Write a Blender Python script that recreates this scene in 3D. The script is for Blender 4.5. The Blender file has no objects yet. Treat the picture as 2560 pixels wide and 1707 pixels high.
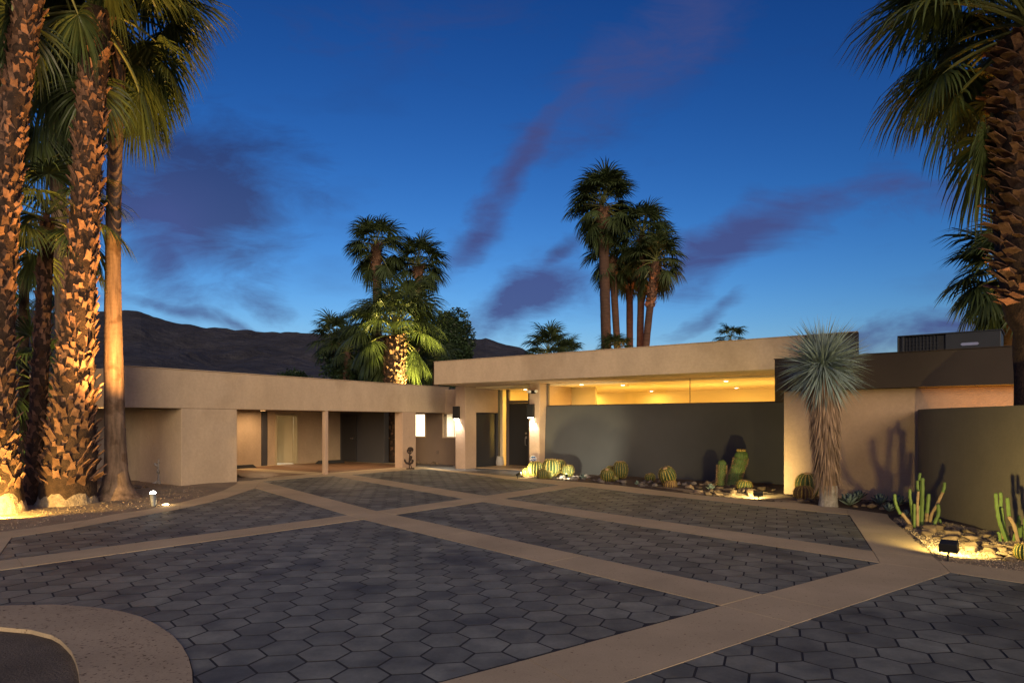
import bpy, bmesh, math, random
from mathutils import Vector, Matrix, noise
from mathutils.geometry import tessellate_polygon
R = math.radians
rnd = random.Random(7)
sc = bpy.context.scene
COL = sc.collection

# ------------------------------------------------------------------ camera
F, CX, HZ, H = 1706.7, 1280.0, 1055.0, 1.7       # focal length, centre, horizon of the photograph in its own pixels; eye height
cam = bpy.data.cameras.new('camera')
cam.lens = 24; cam.sensor_width = 36; cam.shift_y = (HZ - 853.5) / 2560
cam.clip_start = 0.1; cam.clip_end = 20000
cam_o = bpy.data.objects.new('camera', cam); COL.objects.link(cam_o)
cam_o.location = (0, 0, H); cam_o.rotation_euler = (math.pi / 2, 0, 0)
sc.camera = cam_o
sc.render.engine = 'CYCLES'
sc.cycles.max_bounces = 6; sc.cycles.diffuse_bounces = 3; sc.cycles.glossy_bounces = 3
sc.cycles.transparent_max_bounces = 8; sc.cycles.transmission_bounces = 4
sc.cycles.sample_clamp_indirect = 4.0
sc.cycles.use_denoising = True
vs = sc.view_settings
vs.view_transform = 'Standard'; vs.look = 'None'; vs.exposure = 0.45; vs.gamma = 1; vs.use_curve_mapping = False

# ------------------------------------------------------------------ sky
SUN_EL, SUN_ROT = 14.0, 169.0
world = bpy.data.worlds.new('World'); sc.world = world; world.use_nodes = True
def build_sky():
    nt = world.node_tree; N = nt.nodes; L = nt.links
    bg = N['Background']
    st = N.new('ShaderNodeTexSky'); st.sky_type = 'NISHITA'; st.sun_disc = False
    st.sun_elevation = R(SUN_EL); st.sun_rotation = R(SUN_ROT)
    st.ozone_density = 7.0; st.air_density = 1.0; st.dust_density = 1.2
    tc = N.new('ShaderNodeTexCoord')
    def m(op, a, b=None, c=None):
        n = N.new('ShaderNodeMath'); n.operation = op
        for i, v in enumerate((a, b, c)):
            if v is None: continue
            if isinstance(v, (int, float)): n.inputs[i].default_value = v
            else: L.new(v, n.inputs[i])
        return n.outputs[0]
    def noise_n(scale, detail, vec, rough=0.55):
        n = N.new('ShaderNodeTexNoise'); n.inputs['Scale'].default_value = scale
        n.inputs['Detail'].default_value = detail; n.inputs['Roughness'].default_value = rough
        L.new(vec, n.inputs['Vector']); return n
    sep = N.new('ShaderNodeSeparateXYZ'); L.new(tc.outputs['Generated'], sep.inputs[0])
    yy = m('MAXIMUM', sep.outputs[1], 0.08)
    gx = m('DIVIDE', sep.outputs[0], yy); gz = m('DIVIDE', sep.outputs[2], yy)
    front = m('SMOOTH_MIN', m('MULTIPLY', m('MAXIMUM', sep.outputs[1], 0.0), 4.0), 1.0, 0.2)
    nd = noise_n(3.2, 5, tc.outputs['Generated'])
    sn = N.new('ShaderNodeSeparateColor'); L.new(nd.outputs['Color'], sn.inputs[0])
    gx2 = m('ADD', gx, m('MULTIPLY', m('SUBTRACT', sn.outputs[0], 0.5), 0.22))
    gz2 = m('ADD', gz, m('MULTIPLY', m('SUBTRACT', sn.outputs[1], 0.5), 0.17))
    # cloud banks by direction: x, y of the bank, half length, half width, slope in degrees, density
    banks = [(475, 500, 225, 160, 0, 1.1), (440, 670, 80, 120, 12, .65), (1330, 420, 400, 34, 46, .80), (1640, 130, 360, 90, 44, .62),
             (1300, 755, 165, 52, 17, .95), (1390, 655, 90, 26, 40, .70), (1560, 690, 200, 40, 20, .45), (1900, 590, 330, 52, 17, .85), (2330, 520, 260, 40, 18, .45),
             (1750, 770, 120, 18, 22, .60), (700, 735, 90, 36, -18, .60), (490, 800, 140, 18, -6, .70), (620, 806, 70, 16, -10, .65),
             (2190, 845, 90, 26, 4, .75), (2420, 830, 190, 34, 8, .80), (1000, 60, 420, 90, 5, .28), (900, 640, 90, 12, 30, .2), (60, 790, 200, 22, 0, .6)]
    tot = None; rosy = None
    for (x, y, a, b, ang, wgt) in banks:
        cx, cz = (x - CX) / F, (HZ - y) / F
        ca, sa = math.cos(R(ang)), math.sin(R(ang))
        dx, dz = m('SUBTRACT', gx2, cx), m('SUBTRACT', gz2, cz)
        a *= 1.15; b *= 1.2
        p = m('ADD', m('MULTIPLY', dx, ca * F / a), m('MULTIPLY', dz, sa * F / a))
        q = m('ADD', m('MULTIPLY', dx, -sa * F / b), m('MULTIPLY', dz, ca * F / b))
        d = m('ADD', m('MULTIPLY', p, p), m('MULTIPLY', q, q))
        g = m('MULTIPLY', m('POWER', 2.718, m('MULTIPLY', d, -0.8)), wgt * 1.3)
        tot = g if tot is None else m('MAXIMUM', tot, g)
        if x in (1330, 1640, 1300, 1560, 1900, 2330, 440, 2420, 1000): rosy = g if rosy is None else m('MAXIMUM', rosy, g)
    map_ = N.new('ShaderNodeMapping'); L.new(tc.outputs['Generated'], map_.inputs[0])
    map_.inputs['Scale'].default_value = (3.0, 3.0, 9.0); map_.inputs['Rotation'].default_value = (0, R(18), 0)
    gv = N.new('ShaderNodeCombineXYZ'); L.new(gx, gv.inputs[0]); L.new(gz, gv.inputs[1])
    mp2 = N.new('ShaderNodeMapping'); L.new(gv.outputs[0], mp2.inputs[0]); mp2.inputs['Rotation'].default_value = (0, 0, R(-27)); mp2.inputs['Scale'].default_value = (3.2, 9.0, 1)
    n2 = noise_n(1.5, 9, mp2.outputs[0], 0.66); n2.inputs['Distortion'].default_value = 0.5
    edge = m('MULTIPLY', m('SUBTRACT', 0.62, n2.outputs['Fac']), 2.1)
    tot = m('MULTIPLY', m('MAXIMUM', m('MULTIPLY', m('SUBTRACT', tot, edge), 1.05), 0.0), m('MULTIPLY', m('MINIMUM', m('MULTIPLY', tot, 3.0), 1.0), front))
    tot = m('MINIMUM', tot, 1.0)
    n3 = noise_n(1.6, 6, map_.outputs[0], 0.55)                       # the same kind of streaks over the rest of the dome
    wide = m('MULTIPLY', m('MAXIMUM', m('SUBTRACT', n3.outputs['Fac'], 0.55), 0.0), 2.2)
    tot = m('MINIMUM', m('MAXIMUM', tot, m('MULTIPLY', wide, 0.55)), 0.9)
    low = m('MINIMUM', m('MULTIPLY', m('MAXIMUM', sep.outputs[2], 0.0), 2.6), 1.0)
    ccol = N.new('ShaderNodeMix'); ccol.data_type = 'RGBA'
    L.new(low, ccol.inputs['Factor'])
    ccol.inputs['A'].default_value = (0.070, 0.088, 0.20, 1); ccol.inputs['B'].default_value = (0.014, 0.030, 0.110, 1)
    pink = N.new('ShaderNodeMix'); pink.data_type = 'RGBA'
    L.new(m('MINIMUM', m('MULTIPLY', m('MULTIPLY', rosy, front), 1.7), 0.95), pink.inputs['Factor'])
    L.new(ccol.outputs['Result'], pink.inputs['A']); pink.inputs['B'].default_value = (0.043, 0.055, 0.165, 1)
    # the camera's rendering of dusk: more contrast and deeper blue than the raw sky, the same over the whole dome
    sp_ = N.new('ShaderNodeSeparateColor'); L.new(st.outputs[0], sp_.inputs[0]); cb = N.new('ShaderNodeCombineColor')
    for ch, (g, k, top) in enumerate(((2.6, .080, 1.0), (2.0, .0334, .75), (1.65, .0311, .75))):
        L.new(m('MULTIPLY', m('MINIMUM', m('MULTIPLY', m('POWER', sp_.outputs[ch], g), k), top), 1 / .15), cb.inputs[ch])
    cs = N.new('ShaderNodeMix'); cs.data_type = 'RGBA'; cs.blend_type = 'MULTIPLY'; cs.inputs['Factor'].default_value = 1.0
    L.new(pink.outputs['Result'], cs.inputs['A']); cs.inputs['B'].default_value = (1 / .15, 1 / .15, 1 / .15, 1)
    fin = N.new('ShaderNodeMix'); fin.data_type = 'RGBA'
    L.new(tot, fin.inputs['Factor']); L.new(cb.outputs[0], fin.inputs['A']); L.new(cs.outputs['Result'], fin.inputs['B'])
    L.new(fin.outputs['Result'], bg.inputs[0]); bg.inputs[1].default_value = 0.15
build_sky()
world.cycles.sampling_method = 'MANUAL'; world.cycles.sample_map_resolution = 256

# the afterglow: a weak, wide, low sun behind the camera
sun = bpy.data.lights.new('sun', 'SUN'); sun.energy = 1.7; sun.angle = R(28); sun.color = (1.0, 0.79, 0.50)
sun_o = bpy.data.objects.new('sun', sun); COL.objects.link(sun_o)
az = R(180 - SUN_ROT)                       # towards +X of straight behind
sun_dir = Vector((math.sin(az) * math.cos(R(SUN_EL)), -math.cos(az) * math.cos(R(SUN_EL)), math.sin(R(SUN_EL))))
sun_o.rotation_euler = sun_dir.to_track_quat('Z', 'Y').to_euler()

# ------------------------------------------------------------------ helpers
def px(x, y, Y):                       # the point seen at (x, y) of the photograph, Y metres away
    return Vector(((x - CX) / F * Y, Y, H - (y - HZ) / F * Y))
def gr(x, y, z=0.0):                   # the ground point seen there
    Y = F * (H - z) / (y - HZ)
    return Vector(((x - CX) / F * Y, Y, z))
def g2(pts): return [gr(*p).xy for p in pts]

def link(o, parent=None):
    COL.objects.link(o)
    if parent is not None: o.parent = parent
    return o
def tag(o, label=None, cat=None, group=None, kind=None):
    if label: o['label'] = label
    if cat: o['category'] = cat
    if group: o['group'] = group
    if kind: o['kind'] = kind
    return o
def empty(name, loc=(0, 0, 0), rz=0.0, label=None, cat=None, group=None):
    o = bpy.data.objects.new(name, None); o.location = loc; o.rotation_euler = (0, 0, rz); link(o)
    o.empty_display_size = 0.2
    return tag(o, label, cat, group)
def mesh(name, verts, faces, smooth=False):
    me = bpy.data.meshes.new(name); me.from_pydata([tuple(v) for v in verts], [], faces); me.update()
    if smooth: me.polygons.foreach_set('use_smooth', [True] * len(me.polygons))
    return me
def put(name, me, m=None, parent=None, loc=None, rot=None, scl=None, kind=None):
    o = bpy.data.objects.new(name, me)
    if m is not None and not me.materials: me.materials.append(m)
    if loc is not None: o.location = loc
    if rot is not None: o.rotation_euler = rot
    if scl is not None: o.scale = (scl, scl, scl) if isinstance(scl, (int, float)) else scl
    link(o, parent)
    if kind: o['kind'] = kind
    return o

class MB:
    def __init__(s): s.v = []; s.f = []
    def poly(s, pts):
        k = len(s.v); s.v += [Vector(p) for p in pts]; s.f.append(tuple(range(k, k + len(pts)))); return s
    def hexa(s, p):                    # 8 corners: bottom 4, top 4
        k = len(s.v); s.v += [Vector(q) for q in p]
        for a in ((0, 3, 2, 1), (4, 5, 6, 7), (0, 1, 5, 4), (1, 2, 6, 5), (2, 3, 7, 6), (3, 0, 4, 7)): s.f.append(tuple(k + i for i in a))
        return s
    def box(s, x0, x1, y0, y1, z0, z1, fr=None):
        c = [(x0, y0), (x1, y0), (x1, y1), (x0, y1)]
        p = [Vector((a, b, z)) for z in (z0, z1) for a, b in c]
        if fr: p = [fr(q) for q in p]
        return s.hexa(p)
    def prism(s, poly2, z0, z1, bottom=False):
        k = len(s.v); n = len(poly2)
        s.v += [Vector((p[0], p[1], z1)) for p in poly2] + [Vector((p[0], p[1], z0)) for p in poly2]
        for t in tessellate_polygon([[Vector((p[0], p[1], 0)) for p in poly2]]):
            a, b, c = t
            A, B, C = (poly2[i] for i in t)
            if (B[0] - A[0]) * (C[1] - A[1]) - (B[1] - A[1]) * (C[0] - A[0]) < 0: a, c = c, a
            s.f.append((k + a, k + b, k + c))
        ccw = area2(poly2) > 0
        for i in range(n):
            j = (i + 1) % n
            s.f.append((k + i, k + n + i, k + n + j, k + j) if ccw else (k + j, k + n + j, k + n + i, k + i))
        return s
    def tube(s, pts, rad, n=8, cap=True):
        pts = [Vector(p) for p in pts]; m = len(pts)
        if isinstance(rad, (int, float)): rad = [rad] * m
        k = len(s.v); up = None
        for i, p in enumerate(pts):
            t = (pts[min(i + 1, m - 1)] - pts[max(i - 1, 0)]).normalized()
            if up is None: up = t.orthogonal().normalized()
            else: up = (up - t * up.dot(t)).normalized()
            b = t.cross(up)
            for j in range(n):
                a = 2 * math.pi * j / n
                s.v.append(p + (up * math.cos(a) + b * math.sin(a)) * rad[i])
        for i in range(m - 1):
            for j in range(n):
                j2 = (j + 1) % n
                s.f.append((k + i * n + j, k + i * n + j2, k + (i + 1) * n + j2, k + (i + 1) * n + j))
        if cap:
            s.f.append(tuple(k + j for j in reversed(range(n)))); s.f.append(tuple(k + (m - 1) * n + j for j in range(n)))
        return s
    def lathe(s, prof, n=20, c=(0, 0, 0), capb=True, capt=True):
        k = len(s.v); c = Vector(c)
        for (r, z) in prof:
            for j in range(n):
                a = 2 * math.pi * j / n; s.v.append(c + Vector((r * math.cos(a), r * math.sin(a), z)))
        for i in range(len(prof) - 1):
            for j in range(n):
                j2 = (j + 1) % n
                s.f.append((k + i * n + j, k + i * n + j2, k + (i + 1) * n + j2, k + (i + 1) * n + j))
        if capb: s.f.append(tuple(k + j for j in reversed(range(n))))
        if capt: s.f.append(tuple(k + (len(prof) - 1) * n + j for j in range(n)))
        return s
    def mesh(s, name, smooth=False): return mesh(name, s.v, s.f, smooth)
    def build(s, name, m, parent=None, smooth=False, kind=None, loc=None, rot=None):
        me = mesh(name, s.v, s.f, smooth); me.materials.append(m)
        return put(name, me, None, parent, loc, rot, kind=kind)

def area2(p): return 0.5 * sum(p[i][0] * p[(i + 1) % len(p)][1] - p[(i + 1) % len(p)][0] * p[i][1] for i in range(len(p)))
def clip_half(poly, a, b):             # keep what lies left of a->b
    out = []; n = len(poly)
    d = lambda p: (b[0] - a[0]) * (p[1] - a[1]) - (b[1] - a[1]) * (p[0] - a[0])
    for i in range(n):
        p, q = poly[i], poly[(i + 1) % n]; dp, dq = d(p), d(q)
        if dp >= 0: out.append(p)
        if (dp > 0 and dq < 0) or (dp < 0 and dq > 0):
            t = dp / (dp - dq); out.append((p[0] + (q[0] - p[0]) * t, p[1] + (q[1] - p[1]) * t))
    return out
def clean(poly, eps=0.006):
    out = []
    for p in poly:
        if not out or math.hypot(p[0] - out[-1][0], p[1] - out[-1][1]) > eps: out.append((p[0], p[1]))
    while len(out) > 2 and math.hypot(out[0][0] - out[-1][0], out[0][1] - out[-1][1]) <= eps: out.pop()
    return out
def inset(poly, d):
    if area2(poly) < 0: poly = poly[::-1]
    n = len(poly); out = []
    for i in range(n):
        p0, p1, p2 = Vector(poly[i - 1]).to_2d(), Vector(poly[i]).to_2d(), Vector(poly[(i + 1) % n]).to_2d()
        e1, e2 = (p1 - p0).normalized(), (p2 - p1).normalized()
        n1, n2 = Vector((-e1.y, e1.x)), Vector((-e2.y, e2.x))
        b = n1 + n2
        if b.length < 0.2: b = n1.copy()
        b.normalize()
        out.append(tuple(p1 + b * min(d / max(b.dot(n1), 0.35), d * 2.2)))
    return out
def inside(p, poly):
    x, y = p[0], p[1]; c = False; n = len(poly)
    for i in range(n):
        a, b = poly[i], poly[i - 1]
        if (a[1] > y) != (b[1] > y) and x < (b[0] - a[0]) * (y - a[1]) / (b[1] - a[1]) + a[0]: c = not c
    return c

# ------------------------------------------------------------------ materials
def mk(name):
    m = bpy.data.materials.new(name); m.use_nodes = True
    return m, m.node_tree.nodes, m.node_tree.links, m.node_tree.nodes['Principled BSDF']
def mat(name, col, rough=0.8, var=0.18, scale=1.5, bump=0.0, bscale=60.0, bdist=0.01, col2=None, rand=0.0, stretch=None, spec=0.3, fine=0.0, fscale=40.0, local=False, metal=0.0, trans=0.0, stain=None):
    m, N, L, P = mk(name)
    P.inputs['Roughness'].default_value = rough; P.inputs['Metallic'].default_value = metal
    P.inputs['Specular IOR Level'].default_value = spec
    if local:
        tc = N.new('ShaderNodeTexCoord'); vec = tc.outputs['Object']
    else:
        ge = N.new('ShaderNodeNewGeometry'); vec = ge.outputs['Position']
    def tex(scale, detail=5, vec=vec, rough=.6):
        t = N.new('ShaderNodeTexNoise'); t.inputs['Scale'].default_value = scale; t.inputs['Detail'].default_value = detail
        t.inputs['Roughness'].default_value = rough; L.new(vec, t.inputs['Vector']); return t
    v2 = vec
    if stretch:
        mp = N.new('ShaderNodeMapping'); mp.inputs['Scale'].default_value = stretch; L.new(vec, mp.inputs[0]); v2 = mp.outputs[0]
    t = tex(scale, 6, v2)
    rp = N.new('ShaderNodeValToRGB'); c = Vector(col[:3]); d = Vector(col2[:3]) if col2 else c * (1 + var); e = c if col2 else c * (1 - var)
    rp.color_ramp.elements[0].position = 0.32; rp.color_ramp.elements[1].position = 0.68
    rp.color_ramp.elements[0].color = (*e, 1); rp.color_ramp.elements[1].color = (*d, 1)
    L.new(t.outputs['Fac'], rp.inputs[0]); out = rp.outputs[0]
    def mul(out, fac, lo, hi):
        mr = N.new('ShaderNodeMapRange'); mr.inputs['To Min'].default_value = lo; mr.inputs['To Max'].default_value = hi
        L.new(fac, mr.inputs['Value'])
        mx = N.new('ShaderNodeMix'); mx.data_type = 'RGBA'; mx.blend_type = 'MULTIPLY'; mx.inputs['Factor'].default_value = 1
        L.new(out, mx.inputs['A']); L.new(mr.outputs[0], mx.inputs['B']); return mx.outputs['Result']
    if rand:
        oi = N.new('ShaderNodeObjectInfo'); ge2 = N.new('ShaderNodeNewGeometry')
        ad = N.new('ShaderNodeMath'); ad.operation = 'ADD'; L.new(oi.outputs['Random'], ad.inputs[0]); L.new(ge2.outputs['Random Per Island'], ad.inputs[1])
        fr = N.new('ShaderNodeMath'); fr.operation = 'FRACT'; L.new(ad.outputs[0], fr.inputs[0])
        out = mul(out, fr.outputs[0], 1 - rand, 1 + rand)
    if fine:
        ft = tex(fscale, 4); out = mul(out, ft.outputs['Fac'], 1 - 2 * fine, 1 + 2 * fine)
    if stain:
        s2 = tex(stain[0], 3, rough=.5); rp2 = N.new('ShaderNodeValToRGB'); rp2.color_ramp.elements[0].position = stain[1]; rp2.color_ramp.elements[1].position = stain[1] + .08
        rp2.color_ramp.elements[0].color = (1, 1, 1, 1); rp2.color_ramp.elements[1].color = (*stain[2], 1); L.new(s2.outputs['Fac'], rp2.inputs[0])
        mx = N.new('ShaderNodeMix'); mx.data_type = 'RGBA'; mx.blend_type = 'MULTIPLY'; mx.inputs['Factor'].default_value = 1
        L.new(out, mx.inputs['A']); L.new(rp2.outputs[0], mx.inputs['B']); out = mx.outputs['Result']
    L.new(out, P.inputs['Base Color'])
    if bump:
        bt = tex(bscale, 4); bp = N.new('ShaderNodeBump'); bp.inputs['Strength'].default_value = bump; bp.inputs['Distance'].default_value = bdist
        L.new(bt.outputs['Fac'], bp.inputs['Height']); L.new(bp.outputs[0], P.inputs['Normal'])
    if trans:
        tr = N.new('ShaderNodeBsdfTranslucent'); L.new(out, tr.inputs[0]); mx = N.new('ShaderNodeMixShader'); mx.inputs[0].default_value = trans
        L.new(P.outputs[0], mx.inputs[1]); L.new(tr.outputs[0], mx.inputs[2]); L.new(mx.outputs[0], N['Material Output'].inputs[0])
    return m
def glow(name, col, strength):
    m, N, L, P = mk(name); P.inputs['Base Color'].default_value = (*col, 1)
    P.inputs['Emission Color'].default_value = (*col, 1); P.inputs['Emission Strength'].default_value = strength
    return m
def glass_mat(name, tint=(1, 1, 1), refl=0.06):
    m, N, L, P = mk(name); N.remove(P)
    tr = N.new('ShaderNodeBsdfTransparent'); tr.inputs[0].default_value = (*tint, 1)
    gl = N.new('ShaderNodeBsdfGlossy'); gl.inputs['Roughness'].default_value = 0.02
    lw = N.new('ShaderNodeLayerWeight'); lw.inputs[0].default_value = 0.5
    pw = N.new('ShaderNodeMath'); pw.operation = 'POWER'; L.new(lw.outputs['Facing'], pw.inputs[0]); pw.inputs[1].default_value = 5
    fr = N.new('ShaderNodeMath'); fr.operation = 'MULTIPLY_ADD'; L.new(pw.outputs[0], fr.inputs[0]); fr.inputs[1].default_value = 0.9; fr.inputs[2].default_value = 0.035
    mx = N.new('ShaderNodeMixShader'); L.new(fr.outputs[0], mx.inputs[0]); L.new(tr.outputs[0], mx.inputs[1]); L.new(gl.outputs[0], mx.inputs[2])
    L.new(mx.outputs[0], N['Material Output'].inputs[0]); return m

M = {}
BEIGE = (0.45, 0.345, 0.235)
M['stucco'] = mat('stucco_beige', BEIGE, 0.9, 0.13, 0.9, 0.8, 50, 0.010, fine=0.08, fscale=14, stretch=(1, 1, .45), stain=(.6, .58, (.90, .89, .87)))
M['stucco_pink'] = mat('stucco_warm', (0.42, 0.30, 0.21), 0.9, 0.11, 0.8, 0.8, 38, 0.012, fine=0.07, fscale=16)
M['stucco_grey'] = mat('stucco_charcoal', (0.062, 0.062, 0.064), 0.88, 0.10, 0.6, 0.35, 60, 0.006, fine=0.04)
M['stucco_taupe'] = mat('stucco_taupe', (0.125, 0.108, 0.086), 0.88, 0.12, 0.6, 0.45, 55, 0.008, fine=0.06, fscale=20)
M['stucco_brown'] = mat('stucco_dark_brown', (0.048, 0.037, 0.029), 0.88, 0.10, 0.6, 0.35, 60, 0.006, fine=0.03)
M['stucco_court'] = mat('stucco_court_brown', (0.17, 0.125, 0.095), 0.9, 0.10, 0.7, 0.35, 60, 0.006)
M['slate_paint'] = mat('slate_paint', (0.055, 0.055, 0.062), 0.6, 0.08, 0.8, 0.15, 60, 0.004)
M['black_paint'] = mat('black_door_paint', (0.030, 0.030, 0.033), 0.45, 0.06, 1.0)
M['bronze'] = mat('bronze_frame', (0.13, 0.10, 0.085), 0.5, 0.06, 2.0)
M['roofing'] = mat('roof_membrane', (0.16, 0.14, 0.12), 0.95, 0.15, 1.0)
M['concrete'] = mat('tan_concrete', (0.50, 0.385, 0.225), 0.82, 0.13, 0.9, 0.25, 90, 0.004, fine=0.10, fscale=70, stain=(30.0, 0.64, (0.45, 0.38, 0.33)))
M['ring'] = mat('pitted_concrete', (0.42, 0.325, 0.20), 0.85, 0.15, 1.2, 0.4, 70, 0.006, fine=0.10, fscale=60, stain=(34.0, 0.60, (0.34, 0.28, 0.25)))
M['paver'] = mat('charcoal_paver', (0.165, 0.166, 0.126), 0.58, 0.34, 3.0, 0.35, 120, 0.003, rand=0.27, fine=0.14, fscale=30, spec=0.35, stain=(0.8, 0.55, (0.56, 0.57, 0.60)))
M['joint'] = mat('joint_sand', (0.032, 0.032, 0.034), 0.95, 0.2, 20)
M['pad'] = mat('stained_brown_slab', (0.20, 0.115, 0.065), 0.5, 0.25, 1.3, 0.1, 60, 0.003, fine=0.05)
M['court'] = mat('entry_court_paver', (0.10, 0.098, 0.095), 0.45, 0.25, 2.0, 0.3, 25, 0.004, fine=0.1, fscale=30)
M['gravel'] = mat('decomposed_granite', (0.27, 0.205, 0.135), 0.95, 0.18, 1.4, 0.9, 55, 0.02, fine=0.28, fscale=75)
M['pebble'] = mat('gravel_pebble', (0.33, 0.25, 0.165), 0.9, 0.15, 5, rand=0.35)
M['soil'] = mat('planting_soil', (0.085, 0.058, 0.042), 0.95, 0.25, 2.0, 0.9, 45, 0.02, fine=0.2, fscale=60)
M['dark_soil'] = mat('basin_soil', (0.125, 0.10, 0.072), 0.95, 0.25, 2.0, 0.9, 60, 0.02, fine=0.2, fscale=80)
M['earth'] = mat('desert_earth', (0.16, 0.125, 0.095), 0.95, 0.2, 0.3, 0.5, 8, 0.05)
M['rock'] = mat('tan_rock', (0.17, 0.122, 0.08), 0.85, 0.25, 6, 0.5, 40, 0.01, rand=0.30)
M['rock_grey'] = mat('grey_rock', (0.12, 0.10, 0.09), 0.85, 0.25, 6, 0.5, 40, 0.01, rand=0.40)
M['black_metal'] = mat('black_metal', (0.018, 0.018, 0.018), 0.45, 0.1, 6)
M['iron'] = mat('rusted_iron', (0.035, 0.022, 0.016), 0.7, 0.3, 12, 0.3, 60)
M['steel'] = mat('brushed_steel', (0.55, 0.55, 0.55), 0.3, 0.03, 6, metal=1.0)
M['grey_metal'] = mat('weathered_fixture_metal', (0.20, 0.22, 0.23), 0.5, 0.25, 14)
M['hvac'] = mat('hvac_grey_paint', (0.032, 0.036, 0.043), 0.5, 0.08, 3)
M['hvac_dark'] = mat('hvac_coil', (0.02, 0.021, 0.023), 0.6, 0.2, 10)
M['driftwood'] = mat('bleached_wood', (0.34, 0.32, 0.27), 0.9, 0.3, 10, 0.6, 40)
M['ceramic'] = mat('pale_ceramic', (0.42, 0.40, 0.37), 0.7, 0.1, 5, 0.2, 50)
M['frond'] = mat('palm_leaf', (0.075, 0.105, 0.032), 0.42, 0.35, 0.9, rand=0.35, trans=0.30, spec=0.5)
M['frond_far'] = mat('far_palm_leaf', (0.055, 0.080, 0.028), 0.5, 0.35, 0.7, rand=0.35, trans=0.25)
M['frond_dead'] = mat('dry_palm_leaf', (0.16, 0.115, 0.06), 0.8, 0.3, 2, rand=0.3, trans=0.15)
M['petiole'] = mat('palm_stalk', (0.16, 0.17, 0.05), 0.5, 0.25, 3)
M['boot'] = mat('palm_leaf_base', (0.085, 0.043, 0.026), 0.85, 0.45, 9, 0.6, 30, 0.012, rand=0.5, col2=(0.21, 0.115, 0.068), fine=.12, fscale=50)
M['fibre'] = mat('palm_fibre', (0.045, 0.027, 0.017), 0.95, 0.4, 9, 0.9, 30, 0.03)
M['smooth_trunk'] = mat('smooth_palm_bark', (0.20, 0.135, 0.09), 0.88, 0.50, 2.0, 0.7, 34, 0.012, stretch=(5, 5, 0.45), fine=0.14, fscale=14, stain=(2.2, .60, (.6, .55, .5)))
M['root'] = mat('palm_root_mat', (0.26, 0.21, 0.15), 0.95, 0.35, 9, 0.9, 35, 0.03)
M['far_trunk'] = mat('far_palm_bark', (0.075, 0.043, 0.028), 0.9, 0.3, 3, 0.4, 20, 0.02, stretch=(1, 1, 4))
M['cactus'] = mat('barrel_cactus_skin', (0.045, 0.07, 0.022), 0.6, 0.2, 6)
M['cactus_brown'] = mat('old_cactus_skin', (0.15, 0.085, 0.045), 0.8, 0.25, 8)
M['spine'] = mat('golden_spines', (0.40, 0.28, 0.07), 0.6, 0.2, 8, rand=0.2)
M['wool'] = mat('cactus_crown_wool', (0.42, 0.27, 0.13), 0.95, 0.2, 12)
M['post_cactus'] = mat('columnar_cactus_skin', (0.085, 0.135, 0.035), 0.55, 0.15, 5)
M['cork'] = mat('corky_cactus_bark', (0.25, 0.175, 0.105), 0.9, 0.25, 9, 0.4, 30)
M['agave'] = mat('agave_leaf', (0.13, 0.18, 0.165), 0.55, 0.15, 6, rand=0.15)
M['yucca'] = mat('blue_yucca_leaf', (0.215, 0.28, 0.262), 0.5, 0.15, 4, rand=0.30)
M['yucca_dead'] = mat('dry_yucca_leaf', (0.27, 0.185, 0.13), 0.85, 0.25, 5, rand=0.38)
M['yucca_bark'] = mat('pale_yucca_bark', (0.34, 0.31, 0.28), 0.95, 0.35, 14, 0.9, 60, 0.02)
M['leaf'] = mat('broad_leaf', (0.028, 0.050, 0.020), 0.5, 0.3, 1.0, rand=0.45, trans=0.2)
M['leaf_lit'] = mat('shrub_leaf', (0.05, 0.085, 0.025), 0.5, 0.3, 1.0, rand=0.4, trans=0.2)
M['bark'] = mat('tree_bark', (0.07, 0.05, 0.04), 0.9, 0.3, 5)
M['mountain'] = mat('desert_mountain', (0.030, 0.031, 0.038), 0.95, 0.35, 0.012, 0.9, 0.03, 20.0, fine=0.22, fscale=0.05)
M['interior'] = mat('interior_plaster', (0.72, 0.60, 0.42), 0.9, 0.02, 0.5)
M['interior_floor'] = mat('interior_floor', (0.45, 0.33, 0.2), 0.5, 0.1, 1)
M['pale_paint'] = mat('pale_door_paint', (0.45, 0.38, 0.24), 0.6, 0.04, 1)
M['white'] = mat('white_paint', (0.75, 0.72, 0.68), 0.6, 0.03, 2)
M['blue'] = mat('sign_blue', (0.025, 0.09, 0.24), 0.4, 0.03, 2)
M['glass'] = glass_mat('window_glass')
M['blind'] = mat('white_blind', (0.8, 0.76, 0.68), 0.9, 0.03, 3)
M['glowing_blind'] = glow('glowing_window_blind', (1.0, .82, .55), 2.2)  # the blind itself emits, standing in for a lamp behind it
M['lamp_warm'] = glow('warm_lamp_lens', (1.0, 0.78, 0.42), 30)
M['lamp_white'] = glow('white_lamp_lens', (1.0, 0.95, 0.85), 25)
M['lamp_green'] = glow('pale_lamp_lens', (0.95, 1.0, 0.75), 30)
M['down_lens'] = glow('downlight_lens', (1.0, 0.55, 0.22), 6)
M['ceil_lens'] = glow('ceiling_lamp_lens', (1.0, 0.85, 0.6), 9)

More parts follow.
